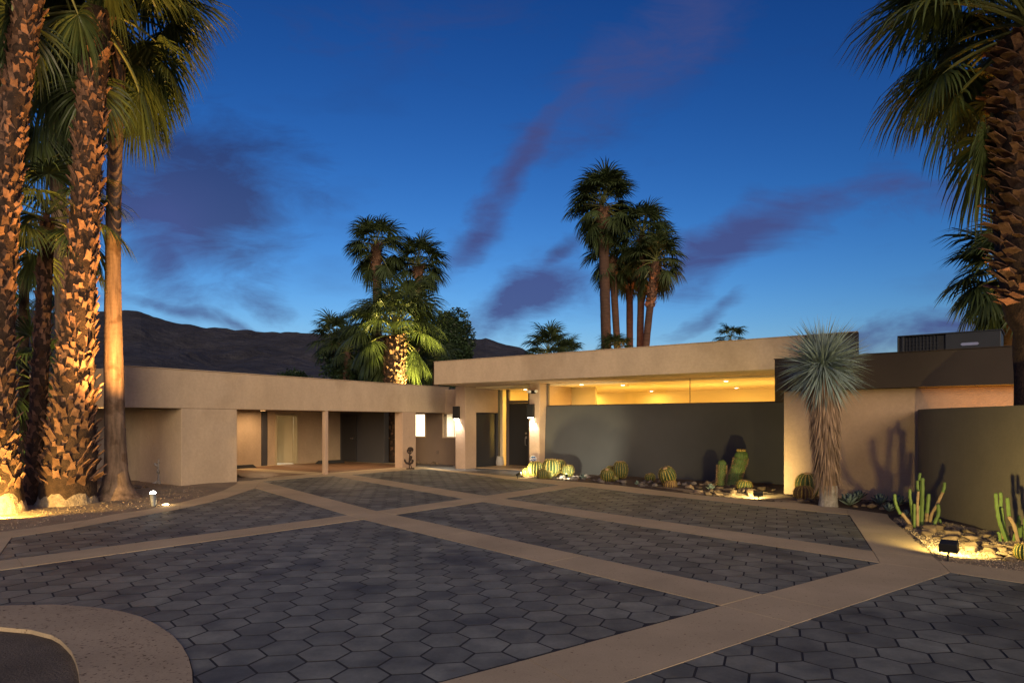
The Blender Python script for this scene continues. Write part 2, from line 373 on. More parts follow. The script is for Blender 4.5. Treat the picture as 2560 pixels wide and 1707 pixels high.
GARDEN = 4.5
def spot(name, loc, target, power, col, size=60, blend=0.5, rad=0.03, parent=None):
    l = bpy.data.lights.new(name, 'SPOT'); l.energy = power * (GARDEN if name in ('garden_light', 'flood_light') else 1); l.color = col; l.spot_size = R(size); l.spot_blend = blend; l.shadow_soft_size = rad
    o = bpy.data.objects.new(name, l); o.location = loc
    o.rotation_euler = (Vector(target) - Vector(loc)).to_track_quat('-Z', 'Y').to_euler(); link(o); return o
def point(name, loc, power, col, rad=0.1):
    l = bpy.data.lights.new(name, 'POINT'); l.energy = power; l.color = col; l.shadow_soft_size = rad
    o = bpy.data.objects.new(name, l); o.location = loc; link(o); return o
def area(name, loc, target, power, col, size=0.12, spread=180):
    l = bpy.data.lights.new(name, 'AREA'); l.shape = 'DISK'; l.size = size; l.energy = power; l.color = col; l.spread = R(spread)
    o = bpy.data.objects.new(name, l); o.location = loc
    o.rotation_euler = (Vector(target) - Vector(loc)).to_track_quat('-Z', 'Y').to_euler(); link(o); return o

# ------------------------------------------------------------------ ground and driveway
gm = MB(); S = 6000
gm.poly([(-S, -S, -0.06), (S, -S, -0.06), (S, S, -0.06), (-S, S, -0.06)])
tag(gm.build('ground', M['earth']), kind='structure')

drive = empty('driveway'); drive['kind'] = 'structure'
slab_n = 0
def slab(pts, z=0.0, m='concrete', parent=drive, gap=0.003, name='slab', is_px=True, depth=0.05):
    p = [tuple(q) for q in (g2(pts) if is_px else pts)]
    p = inset(clean(p), gap)
    b = MB(); rim = inset(p, 0.0015); n = len(p)
    k = 0
    b.prism(rim, z, z)                       # top
    nf = n                                    # drop the degenerate side walls of that prism
    b.f = b.f[:-n]; b.v = b.v[:n]
    base = len(b.v); b.v += [Vector((q[0], q[1], z - 0.0008)) for q in p] + [Vector((q[0], q[1], z - depth)) for q in p]
    for i in range(n):
        j = (i + 1) % n
        b.f.append((i, base + i, base + j, j)); b.f.append((base + i, base + n + i, base + n + j, base + j))
    return b.build(name, M[m], parent)
def lerp(a, b, t): return tuple(a[i] + (b[i] - a[i]) * t for i in range(len(a)))
def cut_strip(a0, a1, b0, b1, ts):           # a strip between edges a and b, cut where the joints are
    A0, A1, B0, B1 = (gr(*q).xy for q in (a0, a1, b0, b1))
    for t0, t1 in zip(ts[:-1], ts[1:]):
        slab([A0.lerp(A1, t0), A0.lerp(A1, t1), B0.lerp(B1, t1), B0.lerp(B1, t0)], is_px=False)
slab([(638.5, 1219.3), (870, 1286.7), (942.5, 1276.7), (653, 1202)])
slab([(870, 1286.7), (908.4, 1297.3), (986, 1285.8), (942.5, 1276.7)])
cut_strip((908.4, 1297.3), (1802, 1512), (986, 1285.8), (1905.6, 1484), (0, .33, .66, 1))
cut_strip((870, 1286.7), (-300, 1440), (908.4, 1297.3), (-300, 1466), (0, .33, .62, .8, 1))
slab([(942.5, 1276.7), (986, 1285.8), (1207, 1253.3), (1161, 1246)])
slab([(1161, 1246), (1207, 1253.3), (1258, 1245.6), (1214, 1238.5)])
cut_strip((831, 1188.5), (1161, 1246), (877.6, 1185.7), (1214, 1238.5), (0, .5, 1))
cut_strip((1207, 1253.3), (2200, 1405.5), (1258, 1245.6), (2182, 1376.5), (0, .33, .66, 1))
slab([(1214, 1238.5), (1258, 1245.6), (1451, 1214.5), (1401, 1211.3)])
slab([(900, 1757), (1320, 1646), (1480, 1734), (1330, 1790)])
slab([(1320, 1646), (1804, 1512.5), (1992, 1558), (1552, 1707), (1480, 1734)])
slab([(1804, 1512.5), (1906, 1484), (2094, 1523), (1992, 1558)])
slab([(1906, 1484), (2200, 1405.5), (2376, 1430), (2094, 1523)])
slab([(2200, 1405.5), (2182, 1376.5), (2337, 1395), (2346, 1400.5), (2376, 1430)])
slab([(2182, 1376.5), (2123, 1286), (2223, 1293), (2325, 1381.6), (2337, 1395)])
slab([(2123, 1286), (2117, 1271), (2219, 1284.7), (2223, 1293)])
BBo = [(1470, 1205.7), (1550, 1213), (1652, 1226), (1740, 1236), (1849, 1246), (1910, 1252), (1986.6, 1255.6), (2102, 1269), (2117, 1271)]
slab([(1451, 1214.5), (1609.6, 1233.7), (1652, 1226), (1550, 1213), (1470, 1205.7)])
slab([(1609.6, 1233.7), (1780, 1250.5), (1849, 1246), (1740, 1236), (1652, 1226)])
slab([(1780, 1250.5), (1910, 1265), (1986.6, 1255.6), (1910, 1252), (1849, 1246)])
slab([(1910, 1265), (2123, 1286), (2117, 1271), (2102, 1269), (1986.6, 1255.6)])
slab([(1058, 1171), (1190, 1186), (1258, 1195.5), (1309, 1201.4), (1401, 1211.3), (1451, 1214.5), (1470, 1205.7), (1380, 1199), (1295, 1192), (1224, 1185), (1137, 1176), (1059, 1166.5)])
slab([(877.6, 1185.7), (1058, 1171), (1059, 1166.5), (1026, 1165), (984, 1169), (858.5, 1181)])
slab([(653, 1202), (831, 1188.5), (877.6, 1185.7), (858.5, 1181), (805, 1184), (631, 1197.6)])
CURB_O = [(593, 1205.5), (586, 1212), (559, 1225), (525, 1236), (450, 1255.7), (365, 1273.5), (280, 1285.4), (221, 1298), (88, 1318), (0, 1329), (-300, 1362)]
CURB_I = [(638.5, 1219.3), (565.7, 1243.8), (525, 1254.8), (450, 1271), (361.6, 1287), (255, 1306), (170, 1321.6), (30, 1342), (0, 1384.5), (-12, 1403), (-300, 1440)]
slab([(653, 1202), (631, 1197.6), (593, 1187)] + CURB_O[:5] + CURB_I[:4][::-1])
slab(CURB_O[4:8] + CURB_I[3:7][::-1])
slab(CURB_O[7:] + CURB_I[6:][::-1])
slab([(2346, 1400.5), (2760, 1452), (2760, 1486), (2376, 1430)])

# hexagonal pavers
HS, HTH = 0.2, R(8.8)
RING_O = [(-420, 1525), (0, 1516), (133, 1513), (200, 1517), (254, 1522), (310, 1532), (354, 1544), (396, 1566), (431, 1590), (455, 1617), (471, 1645.6), (480, 1680), (482, 1720), (470, 1800)]
RING_I = [(-420, 1580), (0, 1570), (77, 1577), (128, 1590), (150, 1602), (166, 1617), (179, 1632), (188, 1650), (196, 1678), (199, 1707), (195, 1800)]
hex_full = [(HS * math.cos(R(60 * k)), HS * math.sin(R(60 * k))) for k in range(6)]
def paver_mesh(poly, name='paver'):
    p = inset(clean(poly), 0.005)
    if len(p) < 3 or abs(area2(p)) < 0.004: return None
    t = inset(p, 0.004)
    if area2(t) <= 0: return None
    n = len(p); v = [Vector((q[0], q[1], 0)) for q in t] + [Vector((q[0], q[1], -0.008)) for q in p] + [Vector((q[0], q[1], -0.03)) for q in p]
    f = [tuple(range(n))]
    for i in range(n):
        j = (i + 1) % n; f += [(i, n + i, n + j, j), (n + i, 2 * n + i, 2 * n + j, n + j)]
    return v, f
def cat_(pts): return [tuple(q) for q in pts]
fm = paver_mesh([(x * math.cos(HTH) - y * math.sin(HTH), x * math.sin(HTH) + y * math.cos(HTH)) for x, y in hex_full])
def two_mats(me, n_top=1):
    me.materials.append(M['paver']); me.materials.append(M['joint'])
    me.polygons.foreach_set('material_index', [0 if p.normal.z > .95 else 1 for p in me.polygons]); return me
HEX_ME = two_mats(mesh('paver', fm[0], fm[1]))
def paver_field(pts, is_px=True, individual=300):
    poly = clean(cat_(g2(pts) if is_px else pts))
    if area2(poly) < 0: poly = poly[::-1]
    b = MB(); b.prism(poly, -0.05, -0.0060)
    base = tag(b.build('paver_field', M['joint']), kind='structure')
    xs = [p[0] for p in poly]; ys = [p[1] for p in poly]
    e1 = Vector((1.5 * HS, math.sqrt(3) / 2 * HS)); e2 = Vector((0, math.sqrt(3) * HS))
    rot = Matrix.Rotation(HTH, 2); e1 = rot @ e1; e2 = rot @ e2
    items = []
    for a in range(-75, 76):
        for c in range(-90, 91):
            ctr = e1 * a + e2 * c
            if not (min(xs) - .3 < ctr.x < max(xs) + .3 and min(ys) - .3 < ctr.y < max(ys) + .3): continue
            if abs(ctr.x) > 0.80 * ctr.y + 0.5: continue
            hx = [tuple(ctr + rot @ Vector(q)) for q in hex_full]
            cl = poly
            for i in range(6):
                cl = clip_half(cl, hx[i], hx[(i + 1) % 6])
                if len(cl) < 3: break
            if len(cl) < 3: continue
            ar = abs(area2(cl))
            if ar < 0.006: continue
            items.append((ar / ctr.y ** 3, ctr, cl, ar > 0.1035))
    items.sort(key=lambda q: -q[0])
    rest = MB()
    for k, (s, ctr, cl, full) in enumerate(items):
        dz = -0.0030 + rnd.uniform(-0.0010, 0.0010); tilt = (rnd.gauss(0, .003), rnd.gauss(0, .003), 0)
        if k < individual:
            if full: put('paver', HEX_ME, None, base, (ctr.x, ctr.y, dz), (tilt[0], tilt[1], 60 * R(rnd.randrange(6))))
            else:
                r = paver_mesh([(q[0] - ctr.x, q[1] - ctr.y) for q in cl])
                if r: put('paver', two_mats(mesh('paver', *r)), None, base, (ctr.x, ctr.y, dz), tilt)
        else:
            r = paver_mesh(cl)
            if r:
                kk = len(rest.v); rest.v += [q + Vector((0, 0, dz)) for q in r[0]]; rest.f += [tuple(kk + i for i in f) for f in r[1]]
    if rest.v: put('far_pavers', two_mats(rest.mesh('far_pavers')), None, base, kind='stuff')
    return base
ring_g = cat_(g2(RING_O))
P2 = cat_(g2([(908.4, 1297.3), (1802, 1512), (900, 1757), (470, 1800)])) + ring_g[::-1][1:] + cat_(g2([(-420, 1483), (0, 1424.5)]))
paver_field(P2, False)
paver_field([(986, 1285.8), (1905.6, 1484), (2200, 1405.5), (1207, 1253.3)])
paver_field([(2368, 1426), (2760, 1481), (2760, 1900), (1290, 1778)])
paver_field(CURB_I[:10] + [(280, 1368), (580, 1326.6), (870, 1286.7)])
paver_field([(653, 1202), (942.5, 1276.7), (1161, 1246), (831, 1188.5)])
paver_field([(1258, 1245.6), (2182, 1376.5), (2123, 1286), (1910, 1265), (1780, 1250.5), (1609.6, 1233.7), (1451, 1214.5)])
paver_field([(877.6, 1185.7), (1214, 1238.5), (1401, 1211.3), (1309, 1201.4), (1258, 1195.5), (1190, 1186), (1058, 1171)])

# planter ring in the near corner
ring_i = cat_(g2(RING_I))
b = MB(); b.prism(ring_g + ring_i[::-1], -0.12, 0.012)
ro = b.build('planter_kerb', M['ring']); tag(ro, 'wide curved pitted tan concrete kerb around a sunken dark basin', 'kerb')
b = MB(); b.prism(inset(ring_i + [(-9, 2.0), (-9, 5.4)], -0.05), -0.1, -0.022)
tag(b.build('basin_soil', M['dark_soil']), kind='structure')

def bed(name, poly, m, zf, cell=0.14, kind='stuff'):
    xs = [p[0] for p in poly]; ys = [p[1] for p in poly]; v = []; f = []; idx = {}
    nx, ny = int((max(xs) - min(xs)) / cell) + 1, int((max(ys) - min(ys)) / cell) + 1
    def vid(i, j):
        if (i, j) not in idx:
            x, y = min(xs) + i * cell, min(ys) + j * cell
            idx[(i, j)] = len(v); v.append((x, y, zf(x, y)))
        return idx[(i, j)]
    for i in range(nx):
        for j in range(ny):
            if inside((min(xs) + (i + .5) * cell, min(ys) + (j + .5) * cell), poly):
                f.append((vid(i, j), vid(i + 1, j), vid(i + 1, j + 1), vid(i, j + 1)))
    o = put(name, mesh(name, v, f, True), m); o['kind'] = kind; return o
def bumpy(amp, s=1.3, z0=-0.012): return lambda x, y: z0 + amp * max(0, 0.5 + noise.noise(Vector((x * s, y * s, 3.1)))) 
def scatter_pebbles(name, poly, n, zf, size=(.006, .016), m='pebble'):
    xs = [p[0] for p in poly]; ys = [p[1] for p in poly]; b = MB(); k = 0; tries = 0
    while k < n and tries < n * 12:
        tries += 1
        x, y = rnd.uniform(min(xs), max(xs)), rnd.uniform(min(ys), max(ys))
        if not inside((x, y), poly): continue
        if rnd.random() > min(1, (8.0 / max(y, 4)) ** 2 * 1.5 + .1): continue
        s = rnd.uniform(*size); a = rnd.uniform(0, 6.28); z = zf(x, y); q = len(b.v)
        for t in range(4):
            an = a + t * 1.57 + rnd.uniform(-.3, .3); b.v.append(Vector((x + s * math.cos(an), y + s * math.sin(an), z - .003)))
        b.v.append(Vector((x + rnd.uniform(-.3, .3) * s, y + rnd.uniform(-.3, .3) * s, z + s * rnd.uniform(.6, 1.1))))
        for t in range(4): b.f.append((q + t, q + (t + 1) % 4, q + 4))
        k += 1
    return b.build(name, M[m], kind='stuff')
LB = cat_(g2([(x, y + 7) for x, y in CURB_O])) + [(-24, 12), (-24, 34), (-13, 34), (-12.0, 22.8), (-7.3, 20.6)]
LB_IN = cat_(g2([(x, y - 2.5) for x, y in CURB_O])) + LB[len(CURB_O):]
def zl(x, y): return -0.014 + (0.014 + 0.03 * max(0, 0.5 + noise.noise(Vector((x * 1.3, y * 1.3, 3.1)))) if inside((x, y), LB_IN) else 0)
bed('gravel_bed', LB, M['gravel'], zl, 0.16)
scatter_pebbles('loose_gravel', cat_(g2(CURB_O[3:] )) + [(-14, 12), (-13, 20), (-9, 19)], 2500, zl, (.008, .02))
RB = cat_(g2([(1300, 1196), (1400, 1204), (1470, 1209), (1550, 1218), (1652, 1229), (1740, 1239), (1849, 1249), (1910, 1256), (1986, 1259), (2102, 1273), (2212, 1287), (2318, 1384), (2346, 1404), (2760, 1456)])) + [(9, 6), (9, 15), (7.5, 19), (2.5, 22.9), (0.9, 23.9), (0.3, 23.0)]
RB_IN = cat_(g2([(1300, 1191), (1400, 1199), (1470, 1204), (1550, 1211.5), (1652, 1224.5), (1740, 1234.5), (1849, 1244.5), (1910, 1250.5), (1986, 1254), (2102, 1267), (2222, 1283), (2329, 1380), (2349, 1397), (2760, 1446)])) + RB[14:]
def zr(x, y): return -0.015 + (0.05 * max(0, 0.5 + noise.noise(Vector((x * .9, y * .9, 7.7)))) if inside((x, y), RB_IN) else 0)
bed('planting_bed', RB, M['soil'], zr, 0.14)
GB = cat_(g2([(2231, 1299), (2318, 1384), (2346, 1404), (2760, 1456), (2900, 1420), (2480, 1330), (2330, 1305), (2290, 1300)]))
zg = lambda x, y: zr(x, y) + 0.008
bed('gravel_bed', GB, M['gravel'], zg, 0.09)
scatter_pebbles('loose_gravel', GB, 4200, zg, (.006, .015))
GB2 = cat_(g2([(1600, 1217), (1740, 1234), (1849, 1245), (1990, 1257), (2040, 1252), (1960, 1238), (1900, 1240), (1800, 1232), (1700, 1222)]))
bed('gravel_bed', GB2, M['gravel'], lambda x, y: zr(x, y) + 0.008, 0.1)

# ------------------------------------------------------------------ rocks
def rock_mesh(seed, flat):
    r = random.Random(seed); bm = bmesh.new()
    for _ in range(15):
        v = Vector((r.gauss(0, 1), r.gauss(0, 1), r.gauss(0, 1))).normalized() * r.uniform(.8, 1.05)
        bm.verts.new((v.x, v.y * r.uniform(.7, .9), v.z * flat))
    h = bmesh.ops.convex_hull(bm, input=bm.verts)
    bmesh.ops.delete(bm, geom=list({g for g in h['geom_interior'] + h['geom_unused'] if isinstance(g, bmesh.types.BMVert)}), context='VERTS')
    bmesh.ops.bevel(bm, geom=bm.edges[:], offset=0.07, segments=1, affect='EDGES', profile=.5)
    me = bpy.data.meshes.new('rock'); bm.to_mesh(me); bm.free(); return me
ROCKS = [rock_mesh(s, .55) for s in range(5)] + [rock_mesh(s, .32) for s in range(20, 25)]
ROCKS_T = []; ROCKS_G = []
for me in ROCKS:
    c = me.copy(); c.materials.append(M['rock']); ROCKS_T.append(c)
    c = me.copy(); c.materials.append(M['rock_grey']); ROCKS_G.append(c)
def rocks(poly_px, n, smin, smax, label, group, grey=False, flat=None, zf=zr):
    poly = cat_(g2(poly_px)); xs = [p[0] for p in poly]; ys = [p[1] for p in poly]; got = []
    tries = 0
    while len(got) < n and tries < 4000:
        tries += 1
        x, y = rnd.uniform(min(xs), max(xs)), rnd.uniform(min(ys), max(ys)); s = rnd.uniform(smin, smax)
        if not inside((x, y), poly) or any(math.hypot(x - a, y - c) < (s + d) * .72 for a, c, d in got): continue
        got.append((x, y, s))
        lst = (ROCKS_G if grey else ROCKS_T); lst = lst[5:] if flat and rnd.random() < flat else lst[:5]
        o = put('rock', rnd.choice(lst), None, None, (x, y, zf(x, y) + s * .18), (rnd.uniform(-.25, .25), rnd.uniform(-.25, .25), rnd.uniform(0, 6.28)), s)
        tag(o, label, 'rock', group)
rocks([(1740, 1233), (1860, 1244), (1935, 1240), (1930, 1226), (1840, 1214), (1780, 1214)], 30, .09, .20, 'pale tan rock in the pile lit by the low black floodlight', 'rocks by the columnar cacti', flat=.5)
rocks([(1740, 1205), (1800, 1208), (1800, 1222), (1720, 1224)], 9, .08, .17, 'brown rock lying between the small rosette and the leaning barrel cactus', 'rocks behind the small rosette', flat=.3)
rocks([(1590, 1203), (1650, 1205), (1650, 1221), (1600, 1215)], 12, .07, .15, 'rounded rock between the low barrel and the leaning barrel cactus', 'rocks by the leaning barrel cactus', grey=True)
rocks([(1690, 1206), (1735, 1206), (1735, 1218), (1690, 1214)], 6, .08, .14, 'mixed rock just past the leaning barrel cactus', 'rocks past the leaning barrel cactus', grey=True)
rocks([(1470, 1200), (1570, 1203), (1560, 1212), (1490, 1206)], 12, .07, .16, 'small rock in front of the clumped barrel cacti', 'rocks before the clumped barrels', grey=True)
rocks([(1375, 1195), (1400, 1192), (1480, 1193), (1470, 1203), (1400, 1199)], 16, .07, .15, 'grey rock around the small blue rosette by the entry spotlight', 'rocks by the entry spotlight', grey=True)
rocks([(1985, 1252), (2060, 1255), (2050, 1247), (1990, 1246)], 7, .07, .15, 'brown rock at the foot of the barrel beside the yucca', 'rocks by the yucca', flat=.3)
rocks([(2105, 1262), (2230, 1281), (2240, 1262), (2160, 1252)], 12, .06, .13, 'small rock scattered among the blue agaves', 'rocks among the agaves')
rocks([(2295, 1330), (2350, 1318), (2480, 1345), (2500, 1372), (2420, 1362), (2310, 1345)], 30, .07, .17, 'tan flagstone chunk between the green columnar cacti', 'rocks between the columnar cacti', flat=.6, zf=zg)
rocks([(2400, 1370), (2520, 1400), (2570, 1395), (2560, 1372), (2480, 1368)], 14, .08, .17, 'golden rock lit from the side by the big black floodlight', 'rocks by the big floodlight', flat=.5, zf=zg)
rocks([(2235, 1300), (2262, 1297), (2285, 1322), (2270, 1326)], 5, .06, .10, 'small pale rock along the kerb by the bent cactus arm', 'rocks along the kerb', zf=zg)
rocks([(1042, 1156), (1135, 1160), (1136, 1163), (1042, 1159)], 11, .10, .22, 'rock along the foot of the brown court wall', 'rocks by the court wall', zf=lambda x, y: 0)
rocks([(335, 1216), (375, 1218), (370, 1224), (345, 1224)], 4, .07, .13, 'small rock behind the foot of the smooth palm', 'rocks behind the smooth palm', zf=zl)

# ------------------------------------------------------------------ house frames
F0 = Vector((-2.72, 23.8)); U = Vector((.804, -.595)).normalized(); V = Vector((-U.y, U.x))
def h3(q): p = F0 + U * q[0] + V * q[1]; return Vector((p.x, p.y, q[2]))          # house: u along the front, v away from it
C0 = Vector((-4.05, 25.29)); D = Vector((.555, .832)).normalized(); Nn = Vector((-D.y, D.x))
def c3(q): p = C0 + D * q[0] + Nn * q[1]; return Vector((p.x, p.y, q[2]))          # carport: a along its front, n into it
W0 = Vector((6.37, 16.0)); WU = Vector((math.cos(R(-38)), math.sin(R(-38)))); WV = Vector((-WU.y, WU.x))
def w3(q): p = W0 + WU * q[0] + WV * q[1]; return Vector((p.x, p.y, q[2]))         # right wing
def seen_u(x, v):      # u of the point seen at column x on the plane v
    r = (x - CX) / F; b = F0 + V * v
    return (r * b.y - b.x) / (U.x - r * U.y)
def hz_(y, p): return H + (HZ - y) / F * p.y
def bx(fr, x0, x1, y0, y1, z0, z1, name, m, parent, bev=0.012):
    b = MB(); b.box(x0, x1, y0, y1, z0, z1, fr)
    o = b.build(name, M[m] if isinstance(m, str) else m, parent)
    if bev:
        md = o.modifiers.new('edge', 'BEVEL'); md.width = bev; md.segments = 2; md.limit_method = 'ANGLE'
    return o

# ------------------------------------------------------------------ carport
ZS, ZT = 2.07, 3.09
cp = empty('carport', c3((0, 0, 0)), label='low flat-roofed beige stucco carport with two open bays', cat='carport')
def cbx(*a, **k):
    o = bx(c3, *a, cp, **k); o.matrix_parent_inverse = Matrix.Translation(-cp.location); return o
def root_fix(o, root): o.matrix_parent_inverse = Matrix.Translation(-Vector(root.location)); return o
cbx(-10.02, 2.70, 0, 0.30, ZS, ZT, 'fascia', 'stucco')
cbx(-10.02, -9.72, 0.30, 5.9, ZS, ZT, 'fascia', 'stucco_pink')
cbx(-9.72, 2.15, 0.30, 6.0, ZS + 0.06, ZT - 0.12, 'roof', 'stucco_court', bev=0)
cbx(-10.05, 2.73, -0.03, 0.10, ZT, ZT + 0.025, 'roof_edge', 'stucco')
cbx(-8.55, -6.89, 0.004, 2.10, -.05, ZS - 0.004, 'wall_block', 'stucco')
cbx(-3.65, -3.51, 0.03, 0.17, -.02, ZS, 'post', 'stucco_pink')
cbx(0.0, 0.735, 0.006, 0.396, -.02, ZS, 'column', 'stucco_pink')
# back wall with the open door between a=-1.36 and -0.41
cbx(-8.4, -2.07, 5.5, 5.7, -.02, ZS + .06, 'back_wall', 'stucco')
cbx(-2.07, -1.83, 5.44, 5.7, -.02, ZS + .05, 'pilaster', 'slate_paint')
cbx(-1.83, -1.40, 5.5, 5.7, -.02, ZS + .06, 'back_wall', 'stucco')
cbx(-0.37, 2.10, 5.5, 5.7, -.02, ZS + .06, 'back_wall', 'stucco')
cbx(-1.40, -0.37, 5.5, 5.7, 2.0, ZS + .06, 'back_wall', 'stucco')
cbx(-1.43, -1.36, 5.46, 5.72, 0, 2.02, 'door_frame', 'pale_paint'); cbx(-0.41, -0.34, 5.46, 5.72, 0, 2.02, 'door_frame', 'pale_paint')
cbx(-1.36, -0.41, 5.46, 5.72, 1.95, 2.02, 'door_frame', 'pale_paint')
cbx(-8.45, -6.6, 2.1, 5.5, -.02, ZS + .06, 'store_wall', 'stucco')
# the store room behind the door
for a in ((-3.0, 1.0, 8.2, 8.3, 0, 2.3), (-3.1, -3.0, 5.7, 8.3, 0, 2.3), (1.0, 1.1, 5.7, 8.3, 0, 2.3)): cbx(*a, 'store_room_wall', 'pale_paint', bev=0)
cbx(-3.0, 1.0, 5.7, 8.2, 2.3, 2.36, 'store_room_ceiling', 'white', bev=0); cbx(-3.0, 1.0, 5.7, 8.2, -.03, 0.004, 'store_room_floor', 'white', bev=0)
cbx(-1.9, -1.3, 7.7, 8.15, 1.5, 2.0, 'shelf_box', 'black_metal'); cbx(-2.2, -1.2, 7.65, 8.2, 1.45, 1.48, 'shelf', 'white')
# the door leaf stands open inwards, hinged on its far edge
dl = MB(); hp = Vector((-0.42, 5.68)); dr = Vector((math.cos(R(118)), math.sin(R(118)))); nn = Vector((-dr.y, dr.x))
def leaf_fr(q): s = hp + dr * q.x + nn * q.y; return c3((s.x, s.y, q.z))
dl.box(0, 0.9, 0, 0.045, 0.02, 1.95, leaf_fr); dlo = root_fix(dl.build('door', M['pale_paint'], cp), cp)
kb = MB(); kb.tube([leaf_fr(Vector((.83, .045, .98))), leaf_fr(Vector((.83, .12, .98)))], [.028, .032], 10); ko = kb.build('door_knob', M['steel'], dlo)
area('store_lamp', c3((-.9, 7.0, 2.25)), c3((-.9, 7.0, 0)), 55, (1, .86, .62), .5)
# slate cross wall with its door
cbx(1.95, 2.15, 2.97, 5.5, -.02, ZS + .06, 'slate_wall', 'slate_paint')
cbx(1.90, 2.18, 2.80, 2.97, -.02, ZS + .05, 'pilaster', 'slate_paint')
sd = cbx(1.90, 1.95, 4.45, 5.35, 0.01, 1.98, 'slate_door', 'black_paint')
kb = MB(); kb.tube([c3((1.90, 4.6, 1.0)), c3((1.82, 4.6, 1.0))], [.03, .03], 10); kb.tube([c3((1.83, 4.6, 1.0)), c3((1.83, 4.74, 1.0))], [.012, .012], 8)
ko = kb.build('door_handle', M['steel'], sd)
# floor: two stained pads on tan concrete
b = MB(); b.prism([tuple(c3((a, n, 0)).xy) for a, n in ((-6.88, .1), (2.3, .1), (2.3, 5.5), (-6.6, 5.5))], -.05, -0.008)
tag(b.build('carport_floor', M['concrete']), kind='structure')
slab([tuple(c3((a, n, 0)).xy) for a, n in ((-6.7, .6), (-3.95, .6), (-3.95, 5.2), (-6.5, 5.2))], 0.0, 'pad', drive, is_px=False, name='slab')
slab([tuple(c3((a, n, 0)).xy) for a, n in ((-3.15, .6), (1.6, .6), (1.75, 5.2), (-3.15, 5.2))], 0.0, 'pad', drive, is_px=False, name='slab')
slab([tuple(c3((a, n, 0)).xy) for a, n in ((-3.95, .4), (-3.15, .4), (-3.15, 5.3), (-3.95, 5.3))], 0.0, 'concrete', drive, is_px=False, name='slab')
def wheel_stop(pa, pb, label):
    a, c = gr(*pa), gr(*pb); d = (c - a).normalized(); s = Vector((-d.y, d.x, 0)); b = MB(); prof = ((-.10, 0), (.10, 0), (.055, .13), (-.055, .13))
    L_ = (c - a).length
    def P(t, q, ins): return a + d * (t + ins) + s * q[0] + Vector((0, 0, q[1]))
    k = len(b.v)
    for t, sgn in ((0, 1), (L_, -1)):
        for q in prof: b.v.append(P(t, q, sgn * (.14 if q[1] > 0 else 0)))
    b.f += [(0, 1, 2, 3), (7, 6, 5, 4)] + [(i, i + 4, (i + 1) % 4 + 4, (i + 1) % 4) for i in range(4)]
    o = b.build('wheel_stop', M['black_metal']); tag(o, label, 'wheel stop', 'wheel stops')
    md = o.modifiers.new('edge', 'BEVEL'); md.width = .015; md.segments = 2
wheel_stop((575, 1172), (640, 1168.5), 'dark wheel stop half hidden by the beige wall block')
wheel_stop((788, 1159), (862, 1156.5), 'dark wheel stop behind the thin beige carport post')
for (x, y) in ((657, 1029), (876, 1032)):
    # a recessed lamp in the soffit
    Yd = (ZS + .05 - H) / ((HZ - y) / F); Yd = min(Yd, 25.5); p = px(x, y, Yd); p.z = ZS + 0.05
    b = MB(); b.lathe([(.09, 0), (.09, .02)], 16, p - Vector((0, 0, .012))); root_fix(b.build('recessed_lamp', M['down_lens'], cp), cp)
    b = MB(); b.lathe([(.095, 0), (.115, 0), (.115, .02), (.095, .02)], 16, p - Vector((0, 0, .016)), False, False); root_fix(b.build('lamp_trim', M['bronze'], cp), cp)
    area('carport_lamp', p - Vector((0, 0, .03)), p - Vector((0, 0, 2)), 32, (1, .64, .34), .15)

# ------------------------------------------------------------------ main house
hs = empty('house', h3((0, 0, 0)), label='flat-roofed beige stucco house with glowing clerestory window and entry porch', cat='house')
def hbx(*a, fr=h3, **k): return root_fix(bx(fr, *a, hs, **k), hs)
S0, S1 = 3.01, 3.79
FV = 1.85                                   # plane of the charcoal wall
hbx(0, 12.2, 0, 0.25, S0, S1, 'fascia', 'stucco')
hbx(12.2, 13.35, 0, 0.25, S0, S1 + .02, 'fascia', 'stucco_brown')
hbx(0, 0.25, 0.25, 9.0, S0, S1, 'fascia', 'stucco')
def hpr(poly, z0, z1, name, m):
    b = MB(); b.prism([tuple(h3((u, v, 0)).xy) for u, v in poly], z0, z1)
    b.f.append(tuple(range(len(b.v) - len(poly), len(b.v)))); return root_fix(b.build(name, M[m], hs), hs)
hpr([(13.1, .25), (13.35, .25), (11.75, 9), (11.5, 9)], S0, S1, 'fascia', 'stucco_brown')
hpr([(.25, .25), (13.1, .25), (11.5, 9), (.25, 9)], S0 + .004, S0 + .30, 'soffit', 'stucco_pink')
hpr([(.25, .25), (13.1, .25), (11.5, 9), (.25, 9)], S0 + .30, S1 - .1, 'roof', 'roofing')
hbx(-.02, 13.37, -.02, 0.12, S1, S1 + .022, 'roof_edge', 'stucco')
# entry: column, side wall with the dark recess, door wall
cu = 0.157
hbx(cu - .469, cu, 1.485, 2.13, -.02, S0, 'column', 'stucco_pink')
hbx(cu - .469, cu - .03, 2.13, 3.55, 2.06, S0, 'side_wall', 'stucco_pink')
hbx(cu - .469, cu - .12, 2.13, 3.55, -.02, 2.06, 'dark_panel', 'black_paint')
hbx(cu - .40, cu - .02, 3.48, 3.62, -.02, S0, 'side_wall', 'slate_paint')
DV = 3.55
u_side = seen_u(1249, DV); u_m0 = seen_u(1265, DV); u_m1 = seen_u(1271.6, DV); u_d1 = seen_u(1320, DV)
hbx(u_m0, u_m1, DV, DV + .12, 0, S0, 'door_frame', 'bronze')
hbx(u_d1, u_d1 + .10, DV, DV + .12, 0, S0, 'door_frame', 'bronze')
hbx(u_m1, u_d1, DV, DV + .12, 2.42, 2.53, 'door_frame', 'bronze')
hbx(u_m1, u_d1, DV - .02, DV + .12, 0, .035, 'door_sill', 'steel')
dr_o = hbx(u_m1 + .006, u_d1 - .006, DV + .02, DV + .07, .04, 2.415, 'front_door', 'black_paint')
